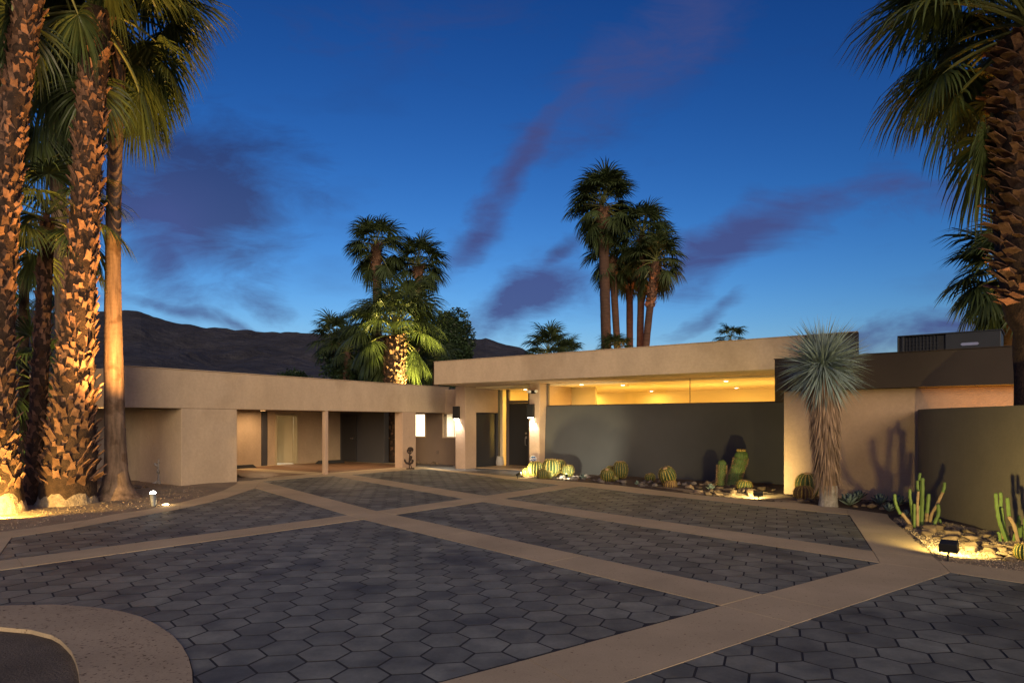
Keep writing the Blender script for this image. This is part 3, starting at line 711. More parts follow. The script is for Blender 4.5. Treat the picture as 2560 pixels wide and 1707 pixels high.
dh = MB(); uh = u_d1 - .09
dh.tube([h3((uh, DV + .02, 1.28)), h3((uh, DV - .02, 1.28))], .035, 12)
dh.box(uh - .03, uh + .03, DV + .005, DV + .02, 1.08, 1.17, h3)
dh.tube([h3((uh, DV + .02, 1.13)), h3((uh, DV - .05, 1.12)), h3((uh, DV - .06, 1.0)), h3((uh, DV - .05, .84)), h3((uh, DV + .02, .82))], .012, 8)
o = dh.build('door_handle', M['steel'], dr_o)
hbx(u_m1, u_d1, DV + .05, DV + .06, 2.53, S0, 'glass_pane', 'glass', bev=0)
hbx(cu - .02, u_m0, DV + .05, DV + .06, 0, S0, 'glass_pane', 'glass', bev=0)
hbx(u_d1 + .1, 3.3, DV, DV + .2, -.02, S0, 'entry_wall', 'stucco_pink')
# pier between door and window
u_p0 = seen_u(1323, 1.485); u_p1 = seen_u(1348.7, 1.485)
hbx(u_p0, u_p1, 1.485, 3.55, -.02, S0, 'pier', 'stucco_pink')
# charcoal wall: battered end, clerestory above
ua, ub = u_p1 + .03, seen_u(1975, FV)
b = MB(); b.hexa([h3(q) for q in ((ua - .10, FV - .06, -.05), (ub, FV - .06, -.05), (ub, FV + .25, -.05), (ua - .10, FV + .25, -.05), (ua, FV, 2.25), (ub, FV, 2.25), (ub, FV + .25, 2.25), (ua, FV + .25, 2.25))])
o = root_fix(b.build('charcoal_wall', M['stucco_grey'], hs), hs); md = o.modifiers.new('edge', 'BEVEL'); md.width = .02; md.segments = 2
uw0 = u_p1 + .06; uw1 = seen_u(1940, FV + .1); um = seen_u(1724.5, FV + .1)
hbx(uw0, um - .006, FV + .10, FV + .112, 2.26, S0 - .004, 'window_pane', 'glass', bev=0)
hbx(um + .006, uw1, FV + .10, FV + .112, 2.26, S0 - .004, 'window_pane', 'glass', bev=0)
hbx(uw0 - .03, uw1, FV + .06, FV + .16, 2.25, 2.275, 'window_sill', 'bronze', bev=0)
hbx(uw0 - .05, uw0, FV + .06, FV + .16, 2.25, S0 - .002, 'window_frame', 'bronze', bev=0)
hbx(uw1, ub, FV - .01, FV + .25, 2.252, S0, 'window_jamb', 'stucco_brown', bev=0)
hbx(um - .006, um + .006, FV + .10, FV + .13, 2.275, S0 - .004, 'window_frame', 'bronze', bev=0)
# the room behind
hbx(cu + .1, 11.5, 8.8, 8.95, 0, S0, 'interior_wall', 'interior', bev=0)
hbx(11.5, 11.65, FV + .25, 8.8, 0, S0, 'interior_wall', 'interior', bev=0)
hbx(cu - .1, cu + .05, 3.68, 8.8, 0, S0, 'interior_wall', 'interior', bev=0)
hbx(3.3, 4.3, 3.75, 3.85, 0, S0, 'interior_wall', 'interior', bev=0)
hbx(cu, 11.5, FV + .26, 8.8, S0 - .055, S0 - .002, 'interior_ceiling', 'interior', bev=0)
hbx(cu, 11.5, FV + .26, 8.8, -.02, .02, 'interior_floor', 'interior_floor', bev=0)
hbx(.55, 1.05, 5.2, 6.6, .02, .8, 'bench', 'bronze')
def ceil_at(x, y):                      # the ceiling point seen at (x, y)
    Yd = (S0 - .06 - H) / ((HZ - y) / F); p = px(x, y, Yd); return p
WARM = (1.0, .62, .11)
for (x, y) in ((1454, 962), (1470, 983), (1557, 963), (1629, 978), (1815, 953), (1841, 970), (1313, 974)):
    p = ceil_at(x, y); p.z = S0 - .062
    b = MB(); b.lathe([(.06, 0), (.06, .008)], 14, p); root_fix(b.build('ceiling_lamp', M['ceil_lens'], hs), hs)
    area('room_downlight', p - Vector((0, 0, .012)), p - Vector((0, 0, 2)), 18, WARM, .11)
for q in ((2.0, 5.6, 1.3, 85), (3.9, 2.9, 1.3, 30), (5.4, 4.8, 1.3, 95), (8.0, 5.0, 1.3, 95), (10.0, 4.6, 1.3, 85)): point('room_fill', h3(q[:3]), q[3], WARM, .16)  # unseen point lights added below the sill to brighten walls and ceiling
# court wall with two small windows
CV = 2.94
w1a, w1b = seen_u(1036, CV), seen_u(1063, CV); w2a, w2b = seen_u(1109, CV), seen_u(1143, CV)
zc = lambda y: H + (HZ - y) / F * 27.8
wz0, wz1 = zc(1091), zc(1035)
hbx(-4.6, w1a, CV, CV + .2, -.02, ZS, 'court_wall', 'stucco_court', bev=0)
hbx(w1b, w2a, CV, CV + .2, -.02, ZS, 'court_wall', 'stucco_court', bev=0); hbx(w2b, cu - .47, CV, CV + .2, -.02, ZS, 'court_wall', 'stucco_court', bev=0)
for a, c in ((w1a, w1b), (w2a, w2b)): hbx(a, c, CV, CV + .2, -.02, wz0, 'court_wall', 'stucco_court', bev=0); hbx(a, c, CV, CV + .2, wz1, ZS, 'court_wall', 'stucco_court', bev=0)
hbx(-2.2, cu - .30, CV - .05, CV + .3, ZS, S0 - .004, 'upper_wall', 'stucco')
for k, (a, c) in enumerate(((w1a, w1b), (w2a, w2b))):
    fo = MB(); w = .05
    for q in ((a - w, a, wz0 - w, wz1 + w), (c, c + w, wz0 - w, wz1 + w), (a, c, wz0 - w, wz0), (a, c, wz1, wz1 + w)): fo.box(q[0], q[1], CV - .03, CV + .02, q[2], q[3], h3)
    wf = root_fix(fo.build('window_frame', M['stucco'], hs), hs)
    g = MB(); g.box(a, c, CV + .03, CV + .036, wz0, wz1, h3); go = g.build('window_pane', M['glass'], wf)
    if k == 0:
        hbx(a + .01, c - .01, CV + .05, CV + .055, wz0 + .01, wz1 - .01, 'window_blind', 'glowing_blind', bev=0)
    else:
        hbx(a - .8, c + 1.0, CV + 1.6, CV + 1.65, .3, ZS, 'bath_wall', 'pale_paint', bev=0)
        hbx(a + .12, a + .16, CV + .5, CV + .54, wz0 - .3, wz1, 'shower_rail', 'white', bev=0)
        hbx(a, c, CV + .5, CV + .54, wz1 - .13, wz1 - .1, 'shower_rail', 'white', bev=0)
        area('window_lamp', h3(((a + c) / 2, CV + .8, ZS - .05)), h3(((a + c) / 2, CV + 1.0, 0)), 60, (1, .85, .55), .5)
hbx(-4.0, cu - .5, CV + .22, CV + 2.2, ZS - .03, ZS, 'bath_ceiling', 'white', bev=0)
hbx(w1b + .35, w1b + .4, CV + .2, CV + 2.2, 0, ZS - .03, 'bath_wall', 'white', bev=0)
ub_ = seen_u(1094, CV); hbx(ub_ - .05, ub_ + .05, CV - .02, CV, .42, .55, 'outlet_cover', 'bronze', bev=0)

# wall lamps on the entry column and pier
def sconce(x0, x1, y0, y1, vplane, label):
    u0, u1 = seen_u(x0, vplane), seen_u(x1, vplane); um_ = (u0 + u1) / 2; pz = h3((um_, vplane, 0))
    z0, z1 = hz_(y1, pz), hz_(y0, pz)
    t = empty('wall_lamp', h3((um_, vplane, z0)), label=label, cat='wall lamp', group='entry wall lamps')
    root_fix(bx(h3, u0, u1, vplane - .15, vplane - .03, z0, z1, 'lamp_housing', 'black_metal', t, bev=.008), t)
    root_fix(bx(h3, um_ - .05, um_ + .05, vplane - .03, vplane, z0 + .12, z1 - .12, 'bracket', 'black_metal', t, bev=0), t)
    root_fix(bx(h3, u0 + .03, u1 - .03, vplane - .13, vplane - .05, z0 - .006, z0 + .002, 'lens', 'lamp_white', t, bev=0), t)
    p = h3((um_, vplane - .09, z0 - .02)); spot('wall_lamp_light', p, p + Vector((0, 0, -2)) + (V * .32).to_3d(), 130, (1, .88, .74), 100, .6, .05)
sconce(1138, 1151.5, 1015.7, 1046.8, 1.485, 'black box wall lamp on the free-standing entry column')
sconce(1323, 1338, 1010, 1044, 1.485, 'black box wall lamp on the pier beside the front door')
# twin-head security lamp high on the pier
um_ = (u_p0 + u_p1) / 2; zz = hz_(980, h3((um_, 1.485, 0)))
t = empty('security_lamp', h3((um_, 1.485, zz)), label='small black twin-head security lamp high on the entry pier', cat='security lamp')
root_fix(bx(h3, um_ - .07, um_ + .07, 1.39, 1.485, zz - .05, zz + .05, 'lamp_body', 'black_metal', t), t)
for s in (-1, 1):
    b = MB(); b.tube([h3((um_ + s * .07, 1.43, zz + .02)), h3((um_ + s * .15, 1.40, zz + .025)), h3((um_ + s * .16, 1.34, zz + .02))], [.03, .05, .05], 10)
    root_fix(b.build('lamp_head', M['white'], t), t)

# ------------------------------------------------------------------ right wing
wz = 2.42
hbx(0, 9.0, 0, 0.3, -.05, wz, 'wing_wall', 'stucco_pink', fr=w3); hbx(-.02, .28, .3, 2.6, -.05, wz, 'wing_wall', 'stucco_pink', fr=w3)
fu0 = -.12
hbx(fu0, 9.0, -.30, 0.0, wz, 3.15, 'wing_fascia', 'stucco_brown', fr=w3); hbx(fu0, 9.0, 0.0, 6.0, wz + .004, 3.02, 'wing_roof', 'roofing', fr=w3, bev=0)
hbx(fu0 - .02, 9.0, -.32, -.2, 3.15, 3.17, 'wing_roof_edge', 'stucco_brown', fr=w3)

# curved charcoal garden wall
gw = [(7.5, 5.0), (7.44, 7.0), (7.42, 9.0), (7.45, 10.4), (7.52, 11.6), (7.68, 12.6), (7.98, 13.4), (8.45, 14.2), (8.62, 14.4)]
pts = []
for i in range(len(gw) - 1):
    p0, p1, p2, p3 = (Vector(gw[max(0, min(len(gw) - 1, i + k))]) for k in (-1, 0, 1, 2))
    for s in range(4):
        t = s / 4; pts.append(0.5 * ((2 * p1) + (p2 - p0) * t + (2 * p0 - 5 * p1 + 4 * p2 - p3) * t * t + (3 * p1 - p0 - 3 * p2 + p3) * t ** 3))
pts.append(Vector(gw[-1]))
def offs(pts, d):
    out = []
    for i, p in enumerate(pts):
        t = (pts[min(i + 1, len(pts) - 1)] - pts[max(i - 1, 0)]).normalized(); out.append(p + Vector((t.y, -t.x)) * d)
    return out
b = MB(); b.prism([tuple(q) for q in pts] + [tuple(q) for q in offs(pts, .2)][::-1], -.05, 1.945)
o = b.build('garden_wall', M['stucco_taupe']); tag(o, 'long curved charcoal stucco garden wall behind the green cacti', 'garden wall')

# entry court paving
cw = g2([(1026, 1165), (1059, 1166.5), (1137, 1176), (1224, 1185), (1300, 1192.5)]) + [h3((u_p1, 1.5, 0)).xy, h3((u_p0, 3.5, 0)).xy, h3((cu, 3.55, 0)).xy, h3((cu - .3, 2.9, 0)).xy, h3((-3.6, 2.9, 0)).xy]
b = MB(); b.prism([tuple(q) for q in cw], -.05, -0.004); tag(b.build('entry_court', M['court']), kind='structure')

# ------------------------------------------------------------------ palms
def frond_mesh(seed, elev, Lp, Lb, nleaf, droop, seg=3, wid=0.05, far=False):
    """One fan leaf growing from the origin towards +X at an elevation; it hangs under its own weight."""
    r = random.Random(seed); b = MB(); mats = []
    e = R(elev); pts = [Vector((0, 0, 0))]; d = e; n = 5
    for i in range(n):
        d -= R((18 + 10 * max(0, math.cos(e))) * droop * .5) / n * (i + 1) * .6
        pts.append(pts[-1] + Vector((math.cos(d), 0, math.sin(d))) * Lp / n)
    k0 = len(b.f)
    b.tube(pts, [.035 * (1 if not far else 1.2)] + [.022] * (n - 1) + [.014], 5 if not far else 3, False)
    np_ = len(b.f)
    hub = pts[-1]; dirp = (pts[-1] - pts[-2]).normalized(); side = Vector((0, 1, 0)); nor = dirp.cross(side) * -1
    if nor.z < 0 and elev > 0: nor = -nor
    G = Vector((0, 0, -1))
    for i in range(nleaf):
        t = (i + .5) / nleaf; a = R(-118 + 236 * t) + r.gauss(0, .02)
        L = Lb * (0.62 + 0.38 * math.cos(a * .62)) * r.uniform(.9, 1.05)
        ld = (dirp * math.cos(a) + side * math.sin(a) + nor * (0.16 * abs(math.sin(a)) + r.uniform(-.05, .05))).normalized()
        w = ld.cross(nor).normalized()
        k = len(b.v); cur = hub.copy(); dd = ld.copy(); wmax = wid * r.uniform(.85, 1.1)
        prof = [.25, .95, .75, .0] if seg == 3 else [.25, .9, 1.0, .6, .0]
        for s in range(seg + 1):
            ww = w * wmax * prof[min(s, len(prof) - 1)] * .5
            fold = nor * (.12 * wmax if i % 2 else -.12 * wmax)
            if s == seg: b.v.append(cur)
            else: b.v += [cur - ww + fold, cur + ww - fold]
            dd = (dd + G * droop * (0.10 + 0.34 * (s + 1) / seg) * r.uniform(.7, 1.3)).normalized()
            cur = cur + dd * L / seg
        for s in range(seg - 1): b.f.append((k + 2 * s, k + 2 * s + 1, k + 2 * s + 3, k + 2 * s + 2))
        b.f.append((k + 2 * seg - 2, k + 2 * seg - 1, k + 2 * seg))
    me = mesh('frond', b.v, b.f); me.materials.append(M['frond_far' if far else 'frond']); me.materials.append(M['petiole'])
    me.polygons.foreach_set('material_index', [1 if i < np_ else 0 for i in range(len(b.f))])
    return me
ELEV = [80, 62, 45, 28, 12, -5, -22, -40, -58, -72]
NEAR_F = {e: [frond_mesh(e * 7 + k, e, 1.0, 1.15, 56, 1.15, 4, .036) for k in range(2)] for e in ELEV}
FAR_F = {e: [frond_mesh(e * 5 + k + 900, e, .85, 1.05, 34, 1.05, 3, .06, True) for k in range(2)] for e in ELEV}
def crown(root, top, n, lo=-60, hi=80, scale=1.0, far=False, seed=1, bias=1.0, az_range=None, part=None):
    r = random.Random(seed); lib = FAR_F if far else NEAR_F; base = Vector(root.location)
    for i in range(n):
        t = (i + .5) / n; e = lo + (hi - lo) * (t ** bias); e = min(ELEV, key=lambda q: abs(q - (e + r.gauss(0, 6))))
        a = i * 2.39996 + r.uniform(-.25, .25)
        cf = math.cos(a) * -top.x + math.sin(a) * -top.y; cf /= math.hypot(top.x, top.y)
        if part is not None and cf > part and e < 20: continue
        if az_range: a = az_range[0] + (a % 6.2832) / 6.2832 * (az_range[1] - az_range[0])
        o = put('frond', r.choice(lib[e]), None, root, Vector(top) - base + Vector((0, 0, .25 * (e / 80) * scale)), (r.gauss(0, .12), 0, a), scale * r.uniform(.85, 1.12))
def boot_mesh(seed, L=.27, W=.20, T=.04, out=(.22, .5)):
    r = random.Random(seed)                # a cut leaf base: wide and clasping below, narrowing to a split end
    w1 = W * r.uniform(.38, .62); l = L * r.uniform(.75, 1.2); o = l * r.uniform(*out); sk = r.uniform(-.03, .03); notch = r.uniform(.78, .97)
    ol = [(-W / 2, -.15), (W / 2, -.15), (W * .42, .22), (w1 * .58, .5), (w1 * .5 + sk, r.uniform(.85, 1.05)), (sk * .6 + r.uniform(-.1, .1) * w1, notch), (-w1 * .5 + sk, r.uniform(.8, 1.0)), (-w1 * .58, .5), (-W * .42, .22)]
    n = len(ol); v = []
    for k in (0, 1):
        for (x, q) in ol:
            bow = -.035 * (abs(x) / (W / 2)) ** 2; t_ = T * (1.15 - .6 * max(0, q))
            y = -.03 + o * max(0, q) ** 1.7 + bow + (t_ if k else 0); v.append((x, y, l * q))
    f = [(9, 10, 11, 17), (17, 11, 12, 16), (16, 12, 13, 14), (16, 14, 15), (0, 8, 2, 1), (8, 7, 3, 2), (7, 5, 4, 3), (7, 6, 5)] + [(i, (i + 1) % n, (i + 1) % n + n, i + n) for i in range(n)]
    me = mesh('leaf_base', v, f); me.materials.append(M['boot']); return me
FLAKES = [boot_mesh(s + 50, .30, .26, .016, (.35, .75)) for s in range(8)]
BOOTS = [boot_mesh(s) for s in range(8)]
def trunk_curve(base, top, bend=0.0):
    base, top = Vector(base), Vector(top)
    def at(t):
        p = base.lerp(top, t); p.x += bend * math.sin(math.pi * t); return p
    return at
def core(name, at, rad, m, parent, n=18, rows=40, rough=0.04, ringed=0.0, seed=0):
    b = MB(); base = Vector(parent.location); H_ = (at(1) - at(0)).length
    for i in range(rows + 1):
        t = i / rows; c = at(t) - base; rr = rad(t)
        for j in range(n):
            a = 2 * math.pi * j / n
            q = rr * (1 + rough * noise.noise(Vector((math.cos(a) * 2, math.sin(a) * 2, t * H_ * 2.5 + seed))) * 2)
            if ringed: q += ringed * (abs((t * H_ / .11) % 1 - .5) - .25)
            b.v.append(c + Vector((q * math.cos(a), q * math.sin(a), 0)))
    for i in range(rows):
        for j in range(n):
            j2 = (j + 1) % n; b.f.append((i * n + j, i * n + j2, (i + 1) * n + j2, (i + 1) * n + j))
    return b.build(name, M[m], parent, True)
def booted(parent, trunk, at, rad, z0, z1, rowh, nround, size, seed=1, limit=300, facing=True, up=None, lib=None):
    r = random.Random(seed); base = Vector(parent.location); Hh = at(1).z - at(0).z; items = []
    rows = int((z1 - z0) / rowh)
    for i in range(rows):
        z = z0 + (i + .5) * rowh; t = (z - at(0).z) / Hh; c = at(t)
        for j in range(nround):
            a = 2 * math.pi * (j + .5 * (i % 2) + .13 * (i // 2) % 1) / nround + r.gauss(0, .07)
            d = Vector((math.cos(a), math.sin(a), 0)); face = d.dot(Vector((-c.x, -c.y, 0)).normalized())
            items.append((face, c + d * (rad(t) - .01) + Vector((0, 0, r.gauss(0, .03))), a, r.choice(lib or BOOTS), size * r.uniform(.75, 1.2), t))
    items.sort(key=lambda q: -q[0]); rest = MB()
    for k, (face, p, a, me, s, t) in enumerate(items):
        rot = (r.gauss(0.0, .16) - (up(t) if up else 0), r.gauss(0, .16), a - math.pi / 2 + r.gauss(0, .15))
        if k < limit and face > -.35: put('leaf_base', me, None, trunk, p - base, rot, s)
        elif face > -.9 or True:
            Mx = Matrix.Translation(p - base) @ Matrix.Rotation(rot[2], 4, 'Z') @ Matrix.Rotation(rot[0], 4, 'X') @ Matrix.Scale(s, 4); q = len(rest.v)
            rest.v += [Mx @ v.co for v in me.vertices]; rest.f += [tuple(q + i for i in pl.vertices) for pl in me.polygons]
    if rest.v: rest.build('leaf_base_mass', M['boot'], trunk, kind='stuff')
def palm(name, base, top, label, cat='palm tree', group=None):
    return empty(name, base, label=label, cat=cat, group=group)

UPW = (1.0, .52, .14)
# the big rough palm
def lerp_f(ts):
    def f(t):
        for (a, x), (b_, y) in zip(ts[:-1], ts[1:]):
            if t <= b_: return x + (y - x) * max(0, (t - a)) / (b_ - a)
        return ts[-1][1]
    return f
A_b, A_t = gr(168, 1259), px(243, 30, 14.1)
p = palm('palm_tree', A_b, A_t, 'stout palm clad from foot to crown in rough orange leaf bases', group='palms by the gravel')
at = trunk_curve(A_b, A_t); rf = lerp_f([(0, .50), (.05, .50), (.12, .45), (.25, .34), (.45, .275), (.7, .25), (1, .26)])
tr = core('trunk', at, rf, 'fibre', p, rough=.06)
booted(p, tr, at, rf, .36, A_t.z - .1, .145, 13, .84, 3, 300, up=lambda t: .35 * max(0, .35 - t) / .35 - .05)
b = MB(); 
for i in range(9):
    z = i * .06; rr = .58 - .02 * i
    for j in range(40):
        a = 2 * math.pi * j / 40; q = rr * (1 + .06 * noise.noise(Vector((math.cos(a) * 4, math.sin(a) * 4, z * 9))))
        b.v.append(Vector((q * math.cos(a), q * math.sin(a), z - .03)))
for i in range(8):
    for j in range(40): b.f.append((i * 40 + j, i * 40 + (j + 1) % 40, (i + 1) * 40 + (j + 1) % 40, (i + 1) * 40 + j))
ROOTMAT = b.mesh('root_mat', False); ROOTMAT.materials.append(M['root'])
put('root_mat', ROOTMAT, None, p)
crown(p, A_t, 46, -62, 80, 1.35, seed=11, bias=.8, part=-.1)
# smooth palm
B_b, B_t = gr(292, 1246), px(300, 60, 15.3)
p = palm('palm_tree', B_b, B_t, 'slender palm with smooth ringed orange-brown trunk and flared foot', group='palms by the gravel')
at = trunk_curve(B_b, B_t, -.12); rf = lerp_f([(0, .54), (.012, .39), (.03, .29), (.06, .24), (.1, .215), (.3, .19), (.5, .155), (1, .145)])
core('trunk', at, rf, 'smooth_trunk', p, 28, 380, .02, .004)
crown(p, B_t, 36, -66, 78, 1.3, seed=5, bias=.8, part=.3)
# rough palm at the frame's edge
C_b, C_t = gr(-6, 1282), px(100, -150, 13.0)
p = palm('palm_tree', C_b, C_t, 'rough brown palm trunk cut off by the edge of the view, its foot glowing amber', group='palms by the gravel')
at = trunk_curve(C_b, C_t, -.30); rf = lerp_f([(0, .42), (.05, .38), (.1, .31), (.4, .25), (1, .21)])
tr = core('trunk', at, rf, 'fibre', p, rough=.06)
booted(p, tr, at, rf, .34, C_t.z - .1, .14, 12, .74, 8, 300)
put('root_mat', ROOTMAT, None, p, (0, 0, 0), None, .86)
crown(p, C_t, 26, -60, 80, 1.3, seed=21, part=.1)
# thin rough palm in front shade
E_b, E_t = gr(79, 1262), px(118, 552, 14.6)
p = palm('palm_tree', E_b, E_t, 'thin short palm with dark shaggy trunk squeezed behind the stout rough palm', group='palms by the gravel')
at = trunk_curve(E_b, E_t, .03); rf = lerp_f([(0, .17), (1, .13)])
tr = core('trunk', at, rf, 'fibre', p, 14, 30, .06)
booted(p, tr, at, rf, .1, E_t.z - .02, .15, 8, .68, 15, 220, up=lambda t: -.1)
crown(p, E_t, 20, -30, 80, .95, seed=31)
# tall palm behind
G_b, G_t = gr(168, 1221, 0), px(127, 225, 17.6)
p = palm('palm_tree', G_b, G_t, 'tall palm with bare thin trunk standing behind the other palms', group='palms by the gravel')
at = trunk_curve(G_b, G_t, .1); rf = lerp_f([(0, .3), (.3, .2), (1, .17)])
core('trunk', at, rf, 'smooth_trunk', p, 18, 380, .02, .006); crown(p, G_t, 20, -70, 80, 1.45, seed=41, bias=.75)
H_b, H_t = gr(-60, 1240), px(28, -20, 15.8)
p = palm('palm_tree', H_b, H_t, 'rough palm trunk half hidden behind the edge palm, glowing orange', group='palms by the gravel')
at = trunk_curve(H_b, H_t, 0); rf = lerp_f([(0, .4), (1, .3)])
tr = core('trunk', at, rf, 'fibre', p, 14, 40, .06); booted(p, tr, at, rf, 3.0, H_t.z, .22, 11, 1.0, 19, 150)
crown(p, H_t, 12, -60, 80, 1.3, seed=47, part=.1)
# low fan palms lit from below
for k, (q, Yd, n, s, lab) in enumerate((((88, 960), 17.5, 16, .95, 'small fan palm glowing yellow between the rough trunks'), ((60, 700), 18.5, 14, .8, 'low fan of palm leaves showing between the edge palm and thin palm'))):
    c = px(*q, Yd); p = empty('fan_palm', (c.x, c.y, 0), label=lab, cat='fan palm', group='small fan palms')
    core('trunk', trunk_curve((c.x, c.y, 0), c), lambda t: .12, 'fibre', p, 10, 10); crown(p, c, n, -25, 80, s, seed=60 + k)
# shrub behind
def leafy(root, name, centre, rx, ry, rz, n, size, m, seed, lumps=14):
    r = random.Random(seed); b = MB(); base = Vector(root.location); L = []
    for _ in range(lumps):
        v = Vector((r.gauss(0, 1), r.gauss(0, 1), r.gauss(0, 1))).normalized() * r.uniform(.45, .8); L.append((Vector((v.x * rx, v.y * ry, v.z * rz)), r.uniform(.28, .45)))
    for _ in range(n):
        c, s = r.choice(L); v = Vector((r.gauss(0, 1), r.gauss(0, 1), r.gauss(0, 1))).normalized() * r.uniform(.55, 1.0) ** .5
        p = Vector(centre) - base + c + Vector((v.x * rx, v.y * ry, v.z * rz)) * s
        d = Vector((r.gauss(0, 1), r.gauss(0, 1), r.gauss(0, .7) - .2)).normalized(); w = d.orthogonal().normalized()
        w = Matrix.Rotation(r.uniform(0, 6.28), 3, d) @ w; l = size * r.uniform(.6, 1.3); k = len(b.v)
        b.v += [p, p + d * l * .5 + w * l * .22, p + d * l, p + d * l * .5 - w * l * .22]; b.f.append((k, k + 1, k + 2, k + 3))
    return b.build(name, M[m], root)
c = px(52, 1100, 16.8); t = empty('shrub', (c.x, c.y, 0), label='dark green leafy shrub seen between the palm trunks', cat='shrub')
leafy(t, 'foliage', (c.x, c.y, .95), .55, .55, 1.0, 2600, .085, 'leaf_lit', 3)
b = MB(); b.tube([(0, 0, 0), (.05, 0, .5), (.0, .05, 1.1)], [.05, .04, .02], 6); b.build('stem', M['bark'], t)

# the floodlit palm behind the carport
K_b = Vector((-5.06, 29.3, 0)); K_t = px(988, 842, 29.3)
p = palm('palm_tree', K_b, K_t, 'broad floodlit palm with golden crown rising behind the carport roof')
at = trunk_curve(K_b, K_t); rf = lerp_f([(0, .34), (.4, .42), (1, .46)])
tr = core('trunk', at, rf, 'fibre', p, 20, 30, .06); booted(p, tr, at, rf, 2.6, K_t.z - .05, .15, 15, .8, 71, 190, lib=FLAKES)
booted(p, tr, at, rf, .1, 2.4, .22, 10, .8, 72, 0)
crown(p, K_t + Vector((0, 0, .1)), 60, -52, 82, 1.35, seed=77, bias=.8, part=.55)
# palms further back
def far_palm(x_b, y_ref, x_t, y_t, Yd, r0, r1, n, s, label, group, seed, boots=None, lo=-60, hi=80, bend=0):
    base = Vector(((x_b - CX) / F * Yd, Yd, 0)); top = px(x_t, y_t, Yd)
    p = palm('palm_tree', base, top, label, group=group)
    at = trunk_curve(base, top, bend); rf = lerp_f([(0, r0 * 1.25), (.15, r0), (1, r1)])
    tr = core('trunk', at, rf, 'far_trunk', p, 14, 60, .02, .02)
    if boots:
        z0, z1 = px(0, boots[1], Yd).z, px(0, boots[0], Yd).z; booted(p, tr, at, lambda t: rf(t) + .08, z0, z1, .22, 10, 1.0, seed + 1, 90, lib=FLAKES)
    crown(p, top, int(n * 1.35), lo, hi, s * 1.05, True, seed, bias=.8, part=.8); return p
GB_ = 'palms beyond the carport'
far_palm(948, 0, 940, 622, 41, .26, .24, 30, 1.25, 'tall dark palm, higher of two behind the floodlit palm', GB_, 101, (615, 680), lo=-72)
far_palm(1042, 0, 1046, 668, 42, .22, .22, 30, 1.2, 'shorter dark palm leaning behind the floodlit palm crown', GB_, 111, (665, 700), lo=-60)
far_palm(842, 0, 838, 856, 40, .3, .28, 22, 1.0, 'dim round-headed palm standing alone above the carport roof', GB_, 121)
far_palm(862, 0, 868, 880, 37, .22, .2, 18, .9, 'low dim palm tucked beside the dim round-headed palm', GB_, 125)
far_palm(1020, 0, 1028, 880, 34, .2, .2, 20, .95, 'small green palm low behind the floodlit trunk', GB_, 131)
far_palm(1085, 0, 1090, 905, 33, .16, .16, 14, .85, 'little bright green palm at the corner of the porch roof', GB_, 133)
GR_ = 'palms beyond the main roof'
far_palm(1522, 0, 1507, 520, 45, .34, .33, 46, 1.55, 'tallest palm of the five behind the main roof, thick trunk', GR_, 141, (525, 610), lo=-75)
far_palm(1558, 0, 1530, 640, 46, .24, .23, 18, 1.3, 'leaning palm close beside the thickest trunk', GR_, 151, (645, 692), lo=-75, hi=30)
far_palm(1575, 0, 1574, 660, 47, .24, .23, 26, 1.2, 'straight palm in the middle of the five trunks', GR_, 161, (655, 725), lo=-72, hi=50)
far_palm(1594, 0, 1606, 590, 45, .22, .24, 36, 1.35, 'second tallest palm with a long dark collar of leaf bases', GR_, 171, (600, 698), lo=-70)
far_palm(1606, 0, 1640, 655, 44, .22, .24, 34, 1.3, 'outermost palm of the five, bulging below its crown', GR_, 181, (660, 770), lo=-62, bend=-.25)
far_palm(1366, 0, 1370, 884, 38, .2, .2, 20, .95, 'low dark palm head peeping over the main roof', GR_, 191, lo=-20)
far_palm(1415, 0, 1418, 892, 38, .2, .2, 16, .7, 'lower palm head beside the low dark one over the main roof', GR_, 193, lo=-20)
far_palm(1545, 0, 1540, 884, 43, .15, .15, 14, .9, 'short yellow-lit palm at the foot of the five tall trunks', GR_, 195, lo=0)
far_palm(1826, 0, 1826, 850, 60, .2, .2, 14, 1.0, 'tiny distant palm top above the long fascia', GR_, 197, lo=-30)
far_palm(2535, 0, 2528, 690, 23, .28, .26, 36, 1.35, 'green palm crown behind the big shaggy trunk', GR_, 199, (690, 800), lo=-66)
# ------------------------------------------------------------------ big palm behind the garden wall
R_b = Vector(((2590 - CX) / F * 11.2, 11.2, 0)); R_t = px(2568, 95, 11.2)
p = palm('palm_tree', R_b, R_t, 'huge shaggy palm behind the garden wall with dark drooping crown')
at = trunk_curve(R_b, R_t, 0); rf = lerp_f([(0, .27), (.40, .26), (.41, .34), (.55, .50), (.9, .44), (1, .40)])
tr = core('trunk', at, rf, 'fibre', p, 20, 40, .05)
booted(p, tr, at, lambda t: rf(t) - .02, px(0, 780, 11.2).z, R_t.z, .15, 15, .95, 91, 300, up=lambda t: .45, lib=FLAKES)
crown(p, R_t + Vector((0, 0, .1)), 70, -66, 80, 1.45, seed=97, bias=.8, part=.25)
